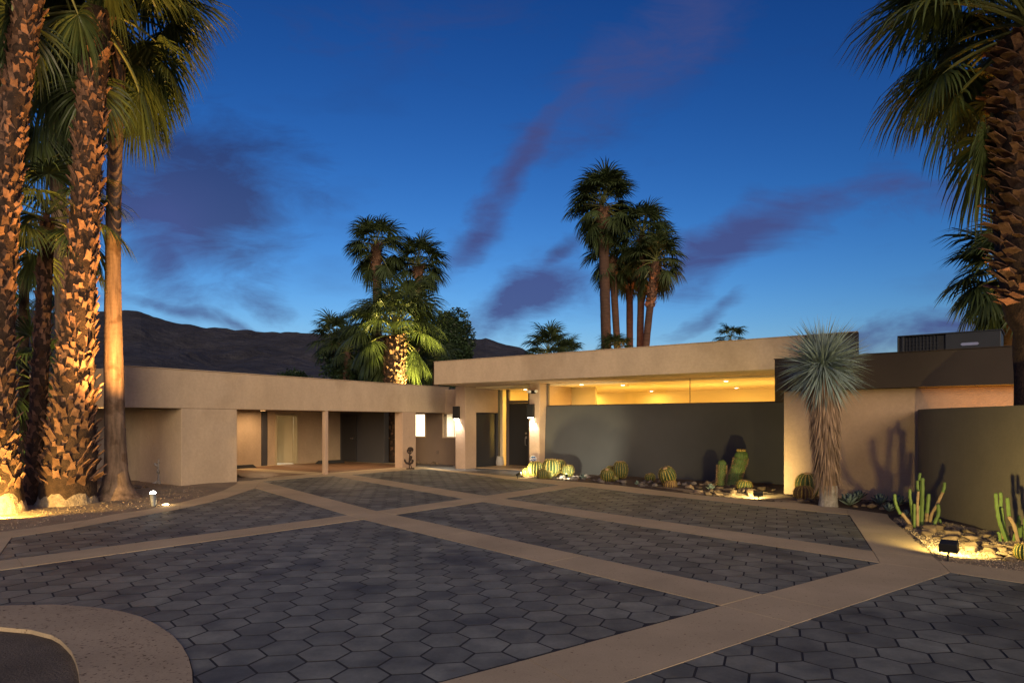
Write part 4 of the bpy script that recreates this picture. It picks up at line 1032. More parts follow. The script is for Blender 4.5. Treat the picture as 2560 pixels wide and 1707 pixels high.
# dark trees
def tree(x, y, Yd, rx, rz, n, label, seed, size=.22):
    c = px(x, y, Yd); t = empty('tree', (c.x, c.y, 0), label=label, cat='tree', group='dark trees behind the roofs')
    leafy(t, 'crown', c, rx, rx, rz, n, size, 'leaf', seed, 30)
    b = MB(); b.tube([(0, 0, 0), (.1, 0, c.z * .5), (0, .1, c.z)], [.22, .18, .1], 8)
    for k in range(5):
        a = k * 1.3; b.tube([(0, 0, c.z * .55), (math.cos(a) * rx * .5, math.sin(a) * rx * .5, c.z + rz * .2)], [.09, .03], 6)
    b.build('trunk', M['bark'], t)
tree(1112, 868, 44, 1.75, 2.9, 26000, 'dark rounded broadleaf tree rising behind the porch roof corner', 5)
tree(2515, 850, 26, .75, .75, 1800, 'dark small-leaved tree top showing past the shaggy palm trunk', 6, .14)
tree(905, 930, 38, 2.6, 1.6, 5000, 'low dark shrub mass behind the carport below the palms', 7)
tree(730, 945, 46, 1.2, .6, 1500, 'small dark tree top just above the carport roof line', 8)

# ------------------------------------------------------------------ cacti
def barrel(x, y, r_px, label, group='barrel cacti', Yd=None, tilt=(0, 0), squash=.95, brown=False, ribs=17, crown_on=True, base_z=None, by=None):
    """A ribbed barrel: (x, y) is its centre in the photograph, by the row of its foot."""
    by = by or y + r_px * .9
    Yd = Yd or F * H / (by - HZ); c = px(x, y, Yd); r = r_px / F * Yd
    t = empty('barrel_cactus', (c.x, c.y, c.z - r * squash), label=label, cat='cactus', group=group)
    n = ribs * 4; rows = 15; b = MB()
    Rt = Matrix.Rotation(tilt[0], 3, 'X') @ Matrix.Rotation(tilt[1], 3, 'Y'); o0 = Vector((0, 0, r * squash))
    def surf(phi, a, k=1.0):
        rib = abs(math.cos(a * ribs / 2)); q = math.sin(phi) ** .8 * (1 - .34 * (1 - rib) ** 1.0 * math.sin(phi)) * k
        return o0 + Rt @ Vector((r * q * math.cos(a), r * q * math.sin(a), -r * squash * math.cos(phi) * (1 if phi < 2.85 else .97)))
    for i in range(rows + 1):
        phi = .25 + (math.pi - .25 - .06) * i / rows
        for j in range(n): b.v.append(surf(phi, 2 * math.pi * j / n))
    for i in range(rows):
        for j in range(n): b.f.append((i * n + j, i * n + (j + 1) % n, (i + 1) * n + (j + 1) % n, (i + 1) * n + j))
    b.f.append(tuple(rows * n + j for j in range(n))); b.f.append(tuple(reversed(range(n))))
    b.build('body', M['cactus_brown' if brown else 'cactus'], t, True)
    s = MB(); rr = random.Random(int(x)); sl = r * .17
    for k in range(ribs):
        a = 2 * math.pi * k / ribs
        for i in range(22):                # the dense row of spine cushions along each rib
            p0, p1 = surf(.35 + 2.45 * i / 22, a, 1.015), surf(.35 + 2.45 * (i + .72) / 22, a, 1.015); tw = Vector((-math.sin(a), math.cos(a), 0)) * r * rr.uniform(.03, .055); m_ = len(s.v)
            s.v += [p0 - tw, p0 + tw, p1 + tw, p1 - tw]; s.f.append((m_, m_ + 1, m_ + 2, m_ + 3))
        for i in range(17):
            phi = .5 + (2.75 - .5) * i / 16; p = surf(phi, a, 1.0); nd = (p - o0).normalized()
            for q in range(3):
                d = (nd + Vector((rr.gauss(0, .7), rr.gauss(0, .7), rr.gauss(0, .7)))).normalized(); w = d.orthogonal().normalized() * r * .011; l = sl * rr.uniform(.6, 1.2); m_ = len(s.v)
                s.v += [p - w, p + w, p + d * l]; s.f.append((m_, m_ + 1, m_ + 2))
    s.build('spines', M['spine'], t, kind='stuff')
    if crown_on:
        w = MB(); w.lathe([(r * .02, 0), (r * .26, -.01 * r), (r * .36, -.10 * r)], 16)
        o = w.build('crown_wool', M['wool'], t, True, loc=o0 + Rt @ Vector((0, 0, r * squash * 1.0)), rot=Rt.to_euler())
    return t
barrel(1339, 1171, 20, 'bright golden barrel cactus closest to the entry spotlight', by=1192)
barrel(1317, 1180, 12, 'small yellow barrel pup tucked against the brightest barrel', by=1191, crown_on=False)
barrel(1378, 1168, 23, 'largest barrel cactus of the entry clump, lit along one edge', by=1192)
barrel(1357, 1184, 13, 'low barrel pup in front of the largest entry barrel', by=1197, crown_on=False)
barrel(1373, 1186, 10, 'smallest barrel pup at the foot of the largest entry barrel', by=1196.5)
barrel(1397, 1166, 19, 'shaded barrel cactus hiding behind the largest entry barrel', by=1187)
barrel(1420, 1176, 16, 'round green barrel behind the pale green spotlight', by=1192)
barrel(1518, 1187, 17, 'barrel with orange crown in the middle clump', by=1203, tilt=(.35, -.1))
barrel(1551, 1174, 19, 'taller lumpy barrel at the back of the middle clump', by=1196, squash=1.15, ribs=18)
barrel(1538, 1197, 8, 'tiny barrel pup in front of the middle clump', by=1204, tilt=(.4, 0))
barrel(1526, 1174, 11, 'small pup perched between the two middle-clump barrels', by=1193)
barrel(1625, 1193, 13, 'low lone barrel half sunk among grey rocks', by=1203, tilt=(.2, -.2), squash=.8)
barrel(1668, 1188, 21, 'leaning spiny barrel tipped on top of a brown stump', by=1216, Yd=18.1, tilt=(.3, -.35), squash=1.05)
barrel(1676, 1213, 17, 'brown dead barrel stump below the leaning barrel', by=1223, Yd=17.9, brown=True, crown_on=False, squash=.8)
barrel(1861, 1214, 19, 'squat bright yellow-green barrel beside the tall leaning cactus', by=1228, squash=.75, tilt=(.15, .1))
barrel(2021, 1212, 31, 'big ribbed barrel standing next to the yucca trunk', by=1240, tilt=(.15, -.12), squash=1.02)
barrel(2010, 1232, 25, 'brown dry lower barrel under the big ribbed one', by=1247, brown=True, crown_on=False, squash=.75, Yd=15.3)

def ribbed_stem(parent, pts, rad, m, ribs=6, n=24, name='stem', dome=True, depth=.2):
    pts = [Vector(p) for p in pts]; fin = []
    seg = 5
    for i in range(len(pts) - 1):
        p0, p1, p2, p3 = (pts[max(0, min(len(pts) - 1, i + k))] for k in (-1, 0, 1, 2))
        for s in range(seg):
            t = s / seg; fin.append(0.5 * ((2 * p1) + (p2 - p0) * t + (2 * p0 - 5 * p1 + 4 * p2 - p3) * t * t + (3 * p1 - p0 - 3 * p2 + p3) * t ** 3))
    fin.append(pts[-1]); m_ = len(fin); b = MB(); up = None; rings = []
    rads = [rad * (.9 + .1 * math.sin(i * 1.7)) for i in range(m_)]
    if dome:
        d = (fin[-1] - fin[-2]).normalized()
        for k, (q, z) in enumerate(((.92, .35), (.7, .75), (.35, 1.0))): fin.append(fin[m_ - 1] + d * rad * z); rads.append(rad * q)
    for i, p in enumerate(fin):
        t = (fin[min(i + 1, len(fin) - 1)] - fin[max(i - 1, 0)]).normalized()
        up = t.orthogonal().normalized() if up is None else (up - t * up.dot(t)).normalized(); bb = t.cross(up)
        for j in range(n):
            a = 2 * math.pi * j / n; q = rads[i] * (1 - depth * (1 - abs(math.cos(a * ribs / 2))))
            b.v.append(p + (up * math.cos(a) + bb * math.sin(a)) * q)
    for i in range(len(fin) - 1):
        for j in range(n): b.f.append((i * n + j, i * n + (j + 1) % n, (i + 1) * n + (j + 1) % n, (i + 1) * n + j))
    b.f.append(tuple((len(fin) - 1) * n + j for j in range(n)))
    return b.build(name, M[m], parent, True)
# two thick columns by the charcoal wall
def column_cactus(pts_px, r_px, by, label, ribs, flowers=False):
    Yd = F * H / (by - HZ); P = [px(x, y, Yd) for x, y in pts_px]
    t = empty('column_cactus', (P[0].x, P[0].y, 0), label=label, cat='cactus', group='thick columnar cacti'); rr_ = r_px / F * Yd
    Q = [q - Vector(t.location) for q in P]; Q[0].z = -.02
    st = ribbed_stem(t, Q, rr_, 'post_cactus', ribs, ribs * 4, depth=.13)
    s = MB(); r = random.Random(by)
    for i in range(1100):
        k = r.random(); seg = min(int(k * (len(Q) - 1)), len(Q) - 2); f = k * (len(Q) - 1) - seg; c = Q[seg].lerp(Q[seg + 1], f); a = 2 * math.pi * r.randrange(ribs) / ribs
        d = Vector((math.cos(a), math.sin(a), 0)); p = c + d * rr_ * .97; dd = (d + Vector((r.gauss(0, .5), r.gauss(0, .5), r.gauss(0, .5)))).normalized(); w = dd.orthogonal().normalized() * .0035; m_ = len(s.v)
        s.v += [p - w, p + w, p + dd * .05]; s.f.append((m_, m_ + 1, m_ + 2))
    s.build('spines', M['wool'], t, kind='stuff')
    if flowers:
        for k in range(9):
            a = k * .7; b = MB(); c = Q[-1] + Vector((math.cos(a) * rr_ * .5, math.sin(a) * rr_ * .5, rr_ * .75)); b.lathe([(.012, 0), (.03, .03), (.034, .06), (.012, .075)], 8, c); b.build('fruit', M['spine'], t, True)
    return t
column_cactus([(1803, 1212), (1804, 1185), (1805, 1161)], 11.5, 1213, 'short woolly column cactus with pinkish tip against the charcoal wall', 16)
column_cactus([(1832, 1214), (1838, 1190), (1849, 1160), (1853, 1143)], 18, 1215, 'thick leaning column cactus with yellow fruit crown', 18, True)
# clumps of thin green columns
def clump(loc_px, stems, label, Yd):
    b0 = gr(*loc_px); b0 = Vector((b0.x * Yd / b0.y, Yd, 0)); t = empty('cactus_clump', b0, label=label, cat='cactus', group='green columnar cactus clumps'); r = random.Random(4)
    for (pts, w, m) in stems:
        dy = r.uniform(-.18, .18); P = [px(x, y, Yd + dy) - b0 for x, y in pts]
        if P[0].z < .12: P[0].z = -.02
        ribbed_stem(t, P, w / F * Yd / 2, m, 6, 24, 'stem' if m == 'post_cactus' else 'corky_stem', dome=(m == 'post_cactus'), depth=.24)
g_, k_ = 'post_cactus', 'cork'
clump((2310, 1320), [([(2284, 1320), (2268, 1300), (2254, 1282)], 9, k_), ([(2251, 1284), (2243, 1268), (2238, 1252), (2237, 1238)], 8.5, g_),
    ([(2285, 1305), (2281, 1280), (2277, 1252)], 9, g_), ([(2277, 1252), (2275, 1240), (2275, 1226)], 8, g_), ([(2295, 1318), (2294, 1290), (2294, 1258), (2296, 1228)], 7, k_),
    ([(2295, 1227), (2294, 1215), (2294, 1204)], 8, g_), ([(2299, 1200), (2299, 1190), (2300, 1185)], 7.5, g_), ([(2304, 1322), (2305, 1280), (2306, 1240), (2306.5, 1199)], 11, g_),
    ([(2316, 1322), (2317, 1300), (2318, 1282)], 10, k_), ([(2318, 1282), (2320, 1262), (2322, 1238)], 9.5, g_), ([(2324, 1318), (2329, 1286), (2340, 1266), (2350, 1245), (2358, 1228)], 8, k_),
    ([(2357, 1230), (2361, 1218), (2361.6, 1209)], 8, g_), ([(2330, 1310), (2341, 1298), (2347, 1282), (2346, 1264)], 9.5, g_), ([(2286, 1322), (2286, 1290), (2286, 1262)], 7.5, g_),
    ([(2295, 1321), (2297, 1290), (2298, 1266)], 7, g_), ([(2286, 1322), (2287, 1310), (2287, 1302)], 9, k_), ([(2330, 1322), (2336, 1312), (2341, 1306)], 10, k_), ([(2351, 1318), (2351, 1305), (2350, 1300)], 7, g_), ([(2358, 1320), (2359, 1315)], 7, g_)],
    'clump of tall green finger cacti with one bent corky arm', 11.05)
clump((2520, 1362), [([(2519, 1360), (2508, 1330), (2498, 1300), (2493, 1270), (2490, 1236)], 10, g_), ([(2502, 1265), (2503, 1250), (2502, 1234)], 9, g_), ([(2523, 1362), (2512, 1330), (2506, 1298), (2503, 1272)], 12, g_),
    ([(2523, 1290), (2521, 1268), (2519, 1248)], 10.5, g_), ([(2547, 1340), (2536, 1315), (2523, 1291)], 10, k_), ([(2547, 1318), (2547, 1305), (2547, 1293)], 10, g_), ([(2552, 1368), (2551, 1340), (2551, 1318)], 12, g_),
    ([(2530, 1352), (2527, 1330), (2525, 1315)], 8, k_), ([(2517, 1362), (2510, 1345), (2505, 1332)], 11, k_), ([(2535, 1362), (2536, 1345), (2538, 1336)], 9, g_), ([(2540, 1365), (2541, 1345)], 9, k_), ([(2502, 1342), (2499, 1336), (2497, 1332)], 8, g_), ([(2564, 1365), (2564, 1330), (2562, 1300)], 10, g_)],
    'bright green finger cactus clump at the edge of the view', 9.75)
barrel(2560, 1378, 22, 'fuzzy yellow-green barrel cut off by the edge of the view', by=1398)

# ------------------------------------------------------------------ agaves
def agave_leaf(seed):
    r = random.Random(seed); b = MB(); n = 7
    for i in range(n + 1):
        t = i / n; w = (.16 + .62 * math.sin(min(1, t * 1.25) * math.pi * .62)) * (1 - t ** 5) * .27 if i < n else .006; zc = .16 * t * t
        x = t; b.v += [Vector((x, -w, zc + .10 * w)), Vector((x, 0, zc - .16 * w)), Vector((x, w, zc + .10 * w)), Vector((x, 0, zc - .16 * w - .07 * (1 - t)))]
    for i in range(n):
        for j in range(4): b.f.append((i * 4 + j, i * 4 + (j + 1) % 4, i * 4 + 4 + (j + 1) % 4, i * 4 + 4 + j))
    me = b.mesh('leaf', True); me.materials.append(M['agave']); return me
AG = [agave_leaf(s) for s in range(3)]
def agave(x, y, r_px, by, label, n=24, seed=1):
    Yd = F * H / (by - HZ); c = px(x, by, Yd); r = r_px / F * Yd; rr = random.Random(seed)
    t = empty('agave', (c.x, c.y, .01), rr.uniform(0, 6), label, 'agave', 'agaves in the planting bed')
    for i in range(n):
        k = i / n; el = R(14 + 66 * k ** .9)
        o = put('leaf', rr.choice(AG), None, t, (0, 0, .03 + .05 * k), None, r * (1.12 - .42 * k) * rr.uniform(.9, 1.1))
        o.rotation_euler = (0, -el, i * 2.39996 + rr.gauss(0, .08))
agave(2123, 1250, 30, 1266, 'largest blue agave rosette at the foot of the yucca', 30, 1)
agave(2200, 1250, 27, 1264, 'open blue agave with broad leaves by the wing wall', 22, 2)
agave(2223, 1274, 20, 1283, 'small agave at the corner of the concrete walk', 20, 3)
agave(2146, 1240, 24, 1252, 'dark agave in shade behind the largest rosette', 20, 4)
agave(2247, 1252, 24, 1266, 'dark reddish agave in shade behind the bent cactus arm', 20, 5)
agave(2266, 1288, 16, 1297, 'little agave crowded against the tall finger cacti', 16, 9)
agave(1776, 1222, 15, 1228, 'pale small rosette in front of the thick column cacti', 18, 6)
agave(1457, 1195, 14, 1201, 'small blue rosette among grey rocks near the entry spotlight', 18, 7)
agave(1592, 1211, 9, 1214.5, 'tiny dark rosette at the kerb by the low lone barrel', 14, 8)

# ------------------------------------------------------------------ blue yucca
yb = gr(2071, 1264); YD = yb.y; yt = empty('yucca_tree', (yb.x, yb.y, 0), label='blue yucca with huge spiky round head and shaggy skirted trunk', cat='yucca')
sc_ = YD / F; zt = px(2057, 905, YD).z; xo = (2057 - 2071) * sc_
b = MB()
for i in range(16):
    z = -.03 + i * .03; rr_ = .19 - .02 * min(1, i / 6)
    for j in range(24):
        a = 2 * math.pi * j / 24; q = rr_ * (1 + .07 * noise.noise(Vector((math.cos(a) * 5, math.sin(a) * 5, z * 14)))); b.v.append(Vector((q * math.cos(a), q * math.sin(a), z)))
for i in range(15):
    for j in range(24): b.f.append((i * 24 + j, i * 24 + (j + 1) % 24, i * 24 + 24 + (j + 1) % 24, i * 24 + 24 + j))
b.build('trunk_foot', M['yucca_bark'], yt, False)
b = MB(); b.tube([(0, 0, .4), (xo * .4, 0, 1.2), (xo, 0, zt - .12)], [.15, .17, .12], 14); b.build('trunk', M['yucca_dead'], yt, True)
def blade(b, p, d, L, w, droop, seg=3, r=rnd):
    side = d.cross(Vector((0, 0, 1)))
    side = side.normalized() if side.length > .05 else Vector((1, 0, 0)); side = (Matrix.Rotation(r.uniform(-.9, .9), 3, d) @ side).normalized(); k = len(b.v); cur = p.copy(); dd = d.copy()
    for s in range(seg):
        ww = side * w * (1, .85, .5, .3)[s]; b.v += [cur - ww, cur + ww]; dd = (dd + Vector((0, 0, -droop * (s + 1) / seg))).normalized(); cur = cur + dd * L / seg
    b.v.append(cur)
    for s in range(seg - 1): b.f.append((k + 2 * s, k + 2 * s + 1, k + 2 * s + 3, k + 2 * s + 2))
    b.f.append((k + 2 * seg - 2, k + 2 * seg - 1, k + 2 * seg))
r = random.Random(12); b = MB(); hc = Vector((xo, 0, zt - .02))
for i in range(1150):
    zz_ = r.uniform(-.92, 1) ; a = r.uniform(0, 6.2832); q = math.sqrt(max(0, 1 - zz_ * zz_)); d = Vector((q * math.cos(a), q * math.sin(a), zz_))
    L = (.88 if zz_ > -.3 else .98) * (r.uniform(.62, 1.0) if r.random() < .35 else r.uniform(.9, 1.12)); d = (d + Vector((r.gauss(0, .06), r.gauss(0, .06), r.gauss(0, .05)))).normalized()
    blade(b, hc + d * .05 + Vector((0, 0, r.uniform(-.16, .10))), d, L, .0150, r.uniform(.0, .07) if zz_ > 0 else r.uniform(.05, .2), 3, r)
b.build('leaf_head', M['yucca'], yt, kind='stuff')
b = MB()
for i in range(2300):
    t = r.random() ** .9; z = .52 + (zt - .25 - .52) * t; a = r.uniform(0, 6.2832); rad_ = (.15 + .08 * t) * r.uniform(.85, 1.15); cx_ = xo * (z / zt)
    p_ = Vector((cx_ + rad_ * math.cos(a), rad_ * math.sin(a), z)); d = Vector((math.cos(a) * .30, math.sin(a) * .30, -1)).normalized()
    blade(b, p_, d, r.uniform(.25, .48), .010, .05, 3, r)
b.build('dead_leaf_skirt', M['yucca_dead'], yt, kind='stuff')

# ------------------------------------------------------------------ lamps in the garden
def bullet(base, aim, label, m='lamp_warm', body='black_metal', L=.20, rad=.05, power=60, col=(1, .7, .32), size=70, h=.10):
    base = Vector(base); d = (Vector(aim) - base).normalized(); t = empty('spotlight', base, label=label, cat='spotlight', group='garden spotlights')
    b = MB(); b.tube([(0, 0, -.03), (0, 0, h)], .012, 8); b.build('stake', M['black_metal'], t)
    c = Vector((0, 0, h + .02)); b = MB(); b.tube([c - d * L * .35, c - d * L * .25, c + d * L * .1, c + d * L * .65], [rad * .45, rad * .7, rad * .85, rad], 14); b.build('housing', M[body], t, True)
    b = MB(); b.tube([c + d * (L * .65 - .004), c + d * (L * .65 + rad * .35), c + d * (L * .65 + rad * .75), c + d * (L * .65 + rad * .95)], [rad * .95, rad * .9, rad * .6, rad * .15], 14); b.build('lens', M[m], t, True)
    spot('garden_light', base + c + d * (L * .65 + rad * .95 + .03), base + c + d * 3, power, col, size, .6, rad * .8); return t
def flood(base, aim, w, h, dep, label, power, col, size=120, up_=.12):
    base = Vector(base); d = Vector(aim) - base; d.z = 0; d.normalize(); s = Vector((-d.y, d.x, 0)); t = empty('floodlight', base, label=label, cat='floodlight', group='garden floodlights')
    dd = (d + Vector((0, 0, up_))).normalized(); up = s.cross(dd) * -1
    if up.z < 0: up = -up
    def fr(q): return s * q.x + dd * q.y + up * q.z + Vector((0, 0, .085 + h / 2))
    b = MB(); b.hexa([fr(Vector(q)) for q in ((-w / 2, 0, -h / 2), (w / 2, 0, -h / 2), (w / 2, dep, -h / 2), (-w / 2, dep, -h / 2), (-w / 2 * .9, 0, h / 2), (w / 2 * .9, 0, h / 2), (w / 2 * .9, dep * 1.25, h / 2), (-w / 2 * .9, dep * 1.25, h / 2))])
    o = b.build('housing', M['black_metal'], t); md = o.modifiers.new('edge', 'BEVEL'); md.width = .008; md.segments = 2
    b = MB(); b.tube([(0, 0, -.03), (0, 0, .05), fr(Vector((0, dep * .5, -h / 2)))], .012, 8); b.build('stem', M['black_metal'], t)
    b = MB(); b.box(-w * .42, w * .42, dep + .002, dep + .006, -h * .4, h * .3, fr); b.build('lens', M['lamp_warm'], t)
    p = base + fr(Vector((0, dep + .04, -.01))); spot('flood_light', p, p + dd * 3 + Vector((0, 0, -.1)), power, col, size, .7, .05); return t
q = gr(1294, 1195.5); bullet(q, gr(1345, 1190) + Vector((0, 0, .25)), 'small spotlight shining at the entry barrel cacti', power=42, col=(1, .80, .36), size=100, rad=.045)
q = gr(1416, 1202); bullet(q, h3((4.2, FV, .9)), 'pale green-white spotlight among rocks before the charcoal wall', 'lamp_green', power=40, col=(1, .92, .62), size=110, rad=.045)
q = gr(1896.5, 1250.5); flood(q, gr(1800, 1205), .20, .11, .09, 'low black floodlight by the pale rock pile', 44, (1, .76, .28), 130, .24)
q = gr(2370, 1400); flood(q, gr(2470, 1325), .21, .12, .10, 'big black floodlight on the gravel at the kerb', 62, (1, .74, .24), 140, .38)
q = gr(384, 1266); bullet(q, px(310, 300, 15.2), 'grey weathered spotlight tilted up at the smooth palm', 'lamp_white', 'grey_metal', .26, .062, 1300, (1, .48, .12), 66, .07)
q = gr(326, 1189); bullet(q, px(240, 980, 14.1), 'bright yellow spotlight beside the smooth palm foot', 'lamp_warm', power=420, col=(1, .50, .12), size=85, rad=.06, h=.2)
q = gr(334, 1188); bullet(q, c3((-8.8, 1.2, .8)), 'dimmer twin spotlight just past the bright yellow one', 'lamp_warm', power=4, col=(1, .62, .2), size=90, rad=.04, h=.2)
q = Vector((-9.0, 11.55, 0)); bullet(q, Vector((-9.3, 13.5, .35)), 'spotlight at the edge of the view lighting the rough palm feet', power=105, col=(1, .58, .13), size=150)
# flush lamp set in the kerb
q = gr(414, 1262.5); t = empty('well_light', (q.x, q.y, 0), label='flush kerb lamp glowing white beside the grey spotlight', cat='well light')
b = MB(); b.lathe([(.085, 0), (.085, .012), (.07, .016)], 18); b.build('rim', M['bronze'], t); b = MB(); b.lathe([(.066, .017), (.05, .022)], 18); b.build('lens', M['lamp_warm'], t)
point('well_light_lamp', (q.x, q.y, .08), 2.2, (1, .72, .36), .04)
# uplights hidden behind roofs and trunks
def hidden(base, aim, power, col, size, label): bullet(base, aim, label, power=power, col=col, size=size)
hidden((-3.45, 28.75, 2.09), K_t + Vector((0, 0, .9)), 700, (1, .74, .22), 80, 'spotlight at the foot of the floodlit palm')
hidden((-9.6, 17.0, 0), px(88, 940, 17.5), 130, (1, .72, .25), 80, 'spotlight under the glowing fan palm')
hidden((6.9, 43.0, 0), (7.5, 45.5, 9), 420, (1, .36, .10), 60, 'spotlight at the foot of the five tall palms')
hidden((9.3, 43.2, 0), (8.9, 45.0, 10), 420, (1, .36, .10), 60, 'second spotlight at the foot of the five tall palms')
hidden((16.2, 22.0, 0), px(2530, 690, 23), 260, (1, .6, .16), 70, 'spotlight under the green palm crown behind the wing')
hidden(w3((4.75, -.17, 0)), w3((4.6, -.02, 2.3)), 105, (1, .38, .03), 85, 'spotlight in the court behind the garden wall')
hidden(w3((3.55, -.17, 0)), w3((3.6, -.02, 2.3)), 50, (1, .38, .03), 80, 'second spotlight in the court behind the garden wall')
hidden((9.3, 10.2, 0), px(2570, 500, 11.2), 200, (1, .5, .2), 60, 'spotlight at the foot of the huge shaggy palm')

# ------------------------------------------------------------------ roof air conditioner
ac0 = px(2243, 887, 15.6); acu = Vector((ac0.x, ac0.y))
def a3(q): p_ = acu + WU * q[0] + WV * q[1]; return Vector((p_.x, p_.y, q[2]))
azb, azt = 3.02, px(0, 843, 15.6).z
ac = empty('air_conditioner', a3((0, 0, azb)), label='dark grey boxy air conditioner on the wing roof', cat='air conditioner')
def abx(*a, **k): return root_fix(bx(a3, *a, ac, **k), ac)
wA = 1.93
abx(0.93, wA, 0, 1.1, azb, azt, 'cabinet', 'hvac'); abx(0, .93, .03, 1.1, azb, azt - .02, 'coil', 'hvac_dark')
abx(0, .03, 0, .03, azb, azt, 'corner_post', 'hvac'); abx(0.0, wA + .03, -.01, 1.12, azt, azt + .03, 'top_panel', 'hvac')
abx(.08, .14, .01, .03, azb, azt, 'corner_post', 'hvac')
for k in range(7): abx(.16, .80, .015, .028, azb + .05 + k * (azt - azb - .08) / 7, azb + .062 + k * (azt - azb - .08) / 7, 'guard_wire', 'hvac', bev=0)
for k in range(10): abx(.17 + k * .068, .18 + k * .068, .005, .018, azb, azt - .01, 'guard_wire', 'hvac', bev=0)
b = MB(); zb = (azb + azt) / 2 + .06
ring = [(1.24, zb - .03), (1.52, zb - .03), (1.55, zb), (1.52, zb + .03), (1.24, zb + .03), (1.21, zb)]
b.v = [a3((x, -.012, z)) for x, z in ring] + [a3((x, 0, z)) for x, z in ring]; b.f = [tuple(range(6))] + [(i, i + 6, (i + 1) % 6 + 6, (i + 1) % 6) for i in range(6)]
root_fix(b.build('badge', M['steel'], ac), ac)
b = MB(); b.tube([a3((wA + .12, .1, azb)), a3((wA + .12, .1, azb + .16)), a3((wA + .2, .1, azb + .2)), a3((wA + .28, .1, azb + .14))], .035, 8); root_fix(b.build('pipe', M['hvac'], ac), ac)

# ------------------------------------------------------------------ small things
p_ = gr(1250, 1164.5); t = empty('planter_pot', (p_.x, p_.y, 0), label='pale rounded ceramic pot beside the front door', cat='pot')
b = MB(); k = 27.0 / F; b.lathe([(.02, .0), (.13, .0), (.165, .06), (.165, .16), (.14, .30), (.125, .37), (.135, .385), (.12, .385), (.105, .34)], 26, capt=False); b.build('pot', M['ceramic'], t, True)
b = MB(); b.lathe([(.0, .33), (.108, .33)], 20, capb=False, capt=False); b.build('soil', M['soil'], t)
# welded iron figure by the carport column
q = Vector(((1024 - CX) / F * 24.7, 24.7, 0)); S_ = q.y / F; t = empty('iron_sculpture', q, label='rusty welded iron figure like an anchor by the carport column', cat='sculpture')
def sp(x, y): return Vector(((x - 1024) * S_, 0, (1164.5 - y) * S_))
b = MB(); b.tube([sp(1023.5, 1163), sp(1023, 1140), sp(1025, 1120)], .018, 8); b.tube([sp(1024, 1148), sp(1030, 1162)], .015, 8); b.build('post', M['iron'], t)
b = MB(); b.tube([sp(1011, 1143), sp(1016, 1149), sp(1024, 1150.5), sp(1030, 1148.5), sp(1033, 1143)], [.03, .04, .05, .04, .03], 8); b.tube([sp(1011, 1143), sp(1014, 1141.5)], .045, 8); b.tube([sp(1033, 1144), sp(1029, 1142)], .045, 8); b.build('anchor_arm', M['iron'], t)
b = MB(); b.tube([sp(1023, 1147), sp(1026, 1138), sp(1028, 1131)], [.03, .055, .05], 8); b.tube([sp(1023, 1127), sp(1026, 1124)], .04, 8); b.build('body', M['iron'], t)
b = MB(); b.lathe([(.01, -.10), (.08, -.05), (.10, .0), (.08, .06), (.02, .09)], 10, sp(1025.5, 1115)); b.build('head', M['iron'], t)
b = MB()
for k in range(4):
    a = k * .8; c = sp(1024 + k * .8, 1119 - k); b.tube([c + Vector((math.cos(x) * .10, math.sin(a) * .05 * math.sin(x), math.sin(x) * .10)) for x in [i * .7 for i in range(10)]], .008, 5, False)
b.build('wire_loops', M['iron'], t)
b = MB(); b.tube([sp(1016, 1163.8), sp(1036, 1163)], [.03, .03], 6); b.build('foot', M['iron'], t)
# bleached cholla stalks beside the carport block
def stalk(bx_, by_, ty, label, seed):
    q = gr(bx_, by_); s = q.y / F; Ht = (by_ - ty) * s; r_ = random.Random(seed); t = empty('wooden_stalk', q, label=label, cat='driftwood', group='bleached stalks')
    b = MB(); b.tube([(0, 0, .0), (.02, 0, Ht * .4), (-.01, 0, Ht * .75), (.02, 0, Ht)], [.075, .06, .05, .06], 9); b.build('stem', M['driftwood'], t, True)
    for k in range(6):
        z = Ht * (.22 + .13 * k); a = k * 2.4; b = MB(); b.tube([(0, 0, z - .03), (math.cos(a) * .10, math.sin(a) * .10, z + .01), (math.cos(a) * .13, math.sin(a) * .13, z + .07)], [.045, .04, .03], 7); b.build('knob', M['driftwood'], t, True)
    for k in range(4):
        a = k * 1.6 + .4; b = MB(); b.tube([(0, 0, .08), (math.cos(a) * .12, math.sin(a) * .12, .03), (math.cos(a) * .2, math.sin(a) * .2, -.01)], [.05, .035, .015], 7); b.build('root', M['driftwood'], t, True)
stalk(399, 1209, 1147, 'knobby bleached wooden stalk closest to the carport block', 1); stalk(365, 1194, 1138, 'second bleached stalk nearer the yellow spotlight', 2)
q = gr(345, 1188); o = put('boulder', ROCKS_T[1], None, None, (q.x, q.y, .18), (.1, .2, .4), (.38, .38, .75)); tag(o, 'upright dark boulder behind the bleached stalks', 'boulder')
# dark fence behind the palms
b0 = c3((-9.0, 5.6, 0)); fe = empty('wooden_fence', b0, label='dark plank fence in the gap beneath the carport overhang', cat='fence')
for k in range(14): root_fix(bx(c3, -11.6 + k * .22, -11.4 + k * .22, 6.6, 6.63, 0, 1.35, 'plank', 'bronze', fe, bev=0), fe)
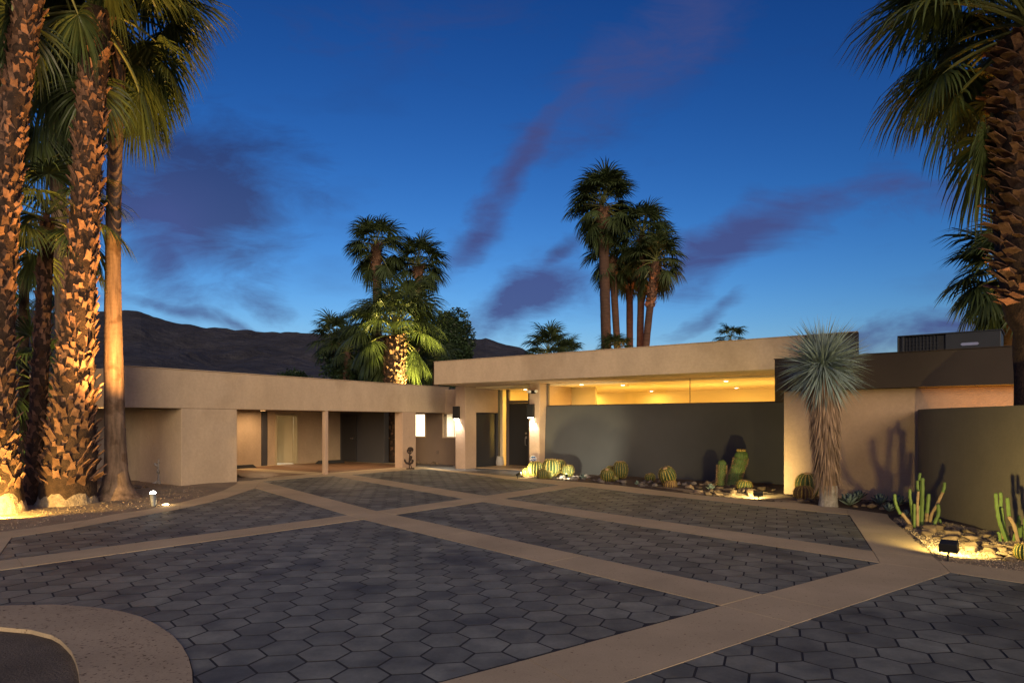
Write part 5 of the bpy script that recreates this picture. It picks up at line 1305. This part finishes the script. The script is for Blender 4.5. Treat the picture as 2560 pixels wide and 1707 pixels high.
# security sign
q = px(1333, 1147, 22.7); t = empty('security_sign', (q.x, q.y, 0), label='small blue octagonal sign with white letters on a stake', cat='sign')
b = MB(); b.tube([(0, .01, 0), (0, .01, q.z)], .01, 6); b.build('stake', M['steel'], t)
def octa(rad, y0, y1):
    b = MB(); k = [Vector((rad * math.cos(R(22.5 + 45 * i)), 0, q.z + rad * math.sin(R(22.5 + 45 * i)))) for i in range(8)]
    b.v = [p + Vector((0, y0, 0)) for p in k] + [p + Vector((0, y1, 0)) for p in k]; b.f = [tuple(range(8)), tuple(reversed(range(8, 16)))] + [(i, i + 8, (i + 1) % 8 + 8, (i + 1) % 8) for i in range(8)]; return b
octa(.118, -.006, 0).build('sign_rim', M['white'], t); octa(.107, -.010, -.006).build('sign_face', M['blue'], t)
cu_ = bpy.data.curves.new('lettering', 'FONT'); cu_.body = 'ADT'; cu_.size = .105; cu_.align_x = 'CENTER'; cu_.align_y = 'CENTER'; cu_.extrude = .002; cu_.offset = .002; cu_.shear = .15; cu_.materials.append(M['white'])
o = bpy.data.objects.new('lettering', cu_); o.location = (0, -.0125, q.z); o.rotation_euler = (math.pi / 2, 0, 0); link(o); dg = bpy.context.evaluated_depsgraph_get(); tm = bpy.data.meshes.new_from_object(o.evaluated_get(dg)); lm = Matrix(o.matrix_basis); bpy.data.objects.remove(o)
put('lettering', tm, None, t, (0, -.0125, q.z), (math.pi / 2, 0, 0))

# ------------------------------------------------------------------ mountains
RIDGE = [(-900, 800), (-500, 770), (-200, 772), (0, 768), (60, 772), (150, 785), (240, 778), (315, 775), (350, 777), (375, 789), (430, 805), (470, 812), (520, 820), (600, 826), (650, 831), (700, 829), (760, 827), (850, 830), (950, 838), (1060, 846), (1120, 842), (1170, 845), (1230, 852), (1275, 862), (1310, 873), (1340, 892), (1400, 925), (1500, 960), (1700, 990), (2000, 1005), (2600, 1015), (3400, 1010)]
def ridge(x):
    for (a, y0), (b_, y1) in zip(RIDGE[:-1], RIDGE[1:]):
        if a <= x <= b_: return y0 + (y1 - y0) * (x - a) / (b_ - a)
    return 1010
def mountains():
    v = []; f = []; nx, ny = 420, 46
    for j in range(ny):
        t = j / (ny - 1); Yd = 900 + 1500 * t
        for i in range(nx):
            x = -900 + 4300 * i / (nx - 1); X = (x - CX) / F * Yd
            top = (HZ - ridge(x)) / F * 2100 + H
            pr = max(0.0, 1 - abs(t - .8) / .8) if t < .8 else max(0.0, 1 - (t - .8) / .35)
            g = noise.fractal(Vector((X * .0042, Yd * .0042, 1.3)), 1.0, 2.0, 5); rg = 1 - abs(noise.noise(Vector((X * .0075, Yd * .003, 5.5)))) * 1.6
            z = top * (pr ** 1.15) * (Yd / 2100 if t > .5 else 1) + (g * 26 + rg * 20 - 14) * min(1, pr * 1.6) * (1 - .75 * max(0, pr - .75) / .25) * min(1, top / 120)
            if t > .74: z += noise.noise(Vector((X * .03, Yd * .01, 2.2))) * 5 + noise.noise(Vector((X * .09, 0, 4.2))) * 2.2
            v.append((X, Yd, max(z, -3)))
    for j in range(ny - 1):
        for i in range(nx - 1): k = j * nx + i; f.append((k, k + 1, k + nx + 1, k + nx))
    o = put('mountains', mesh('mountains', v, f, False), M['mountain']); o['kind'] = 'structure'
mountains()
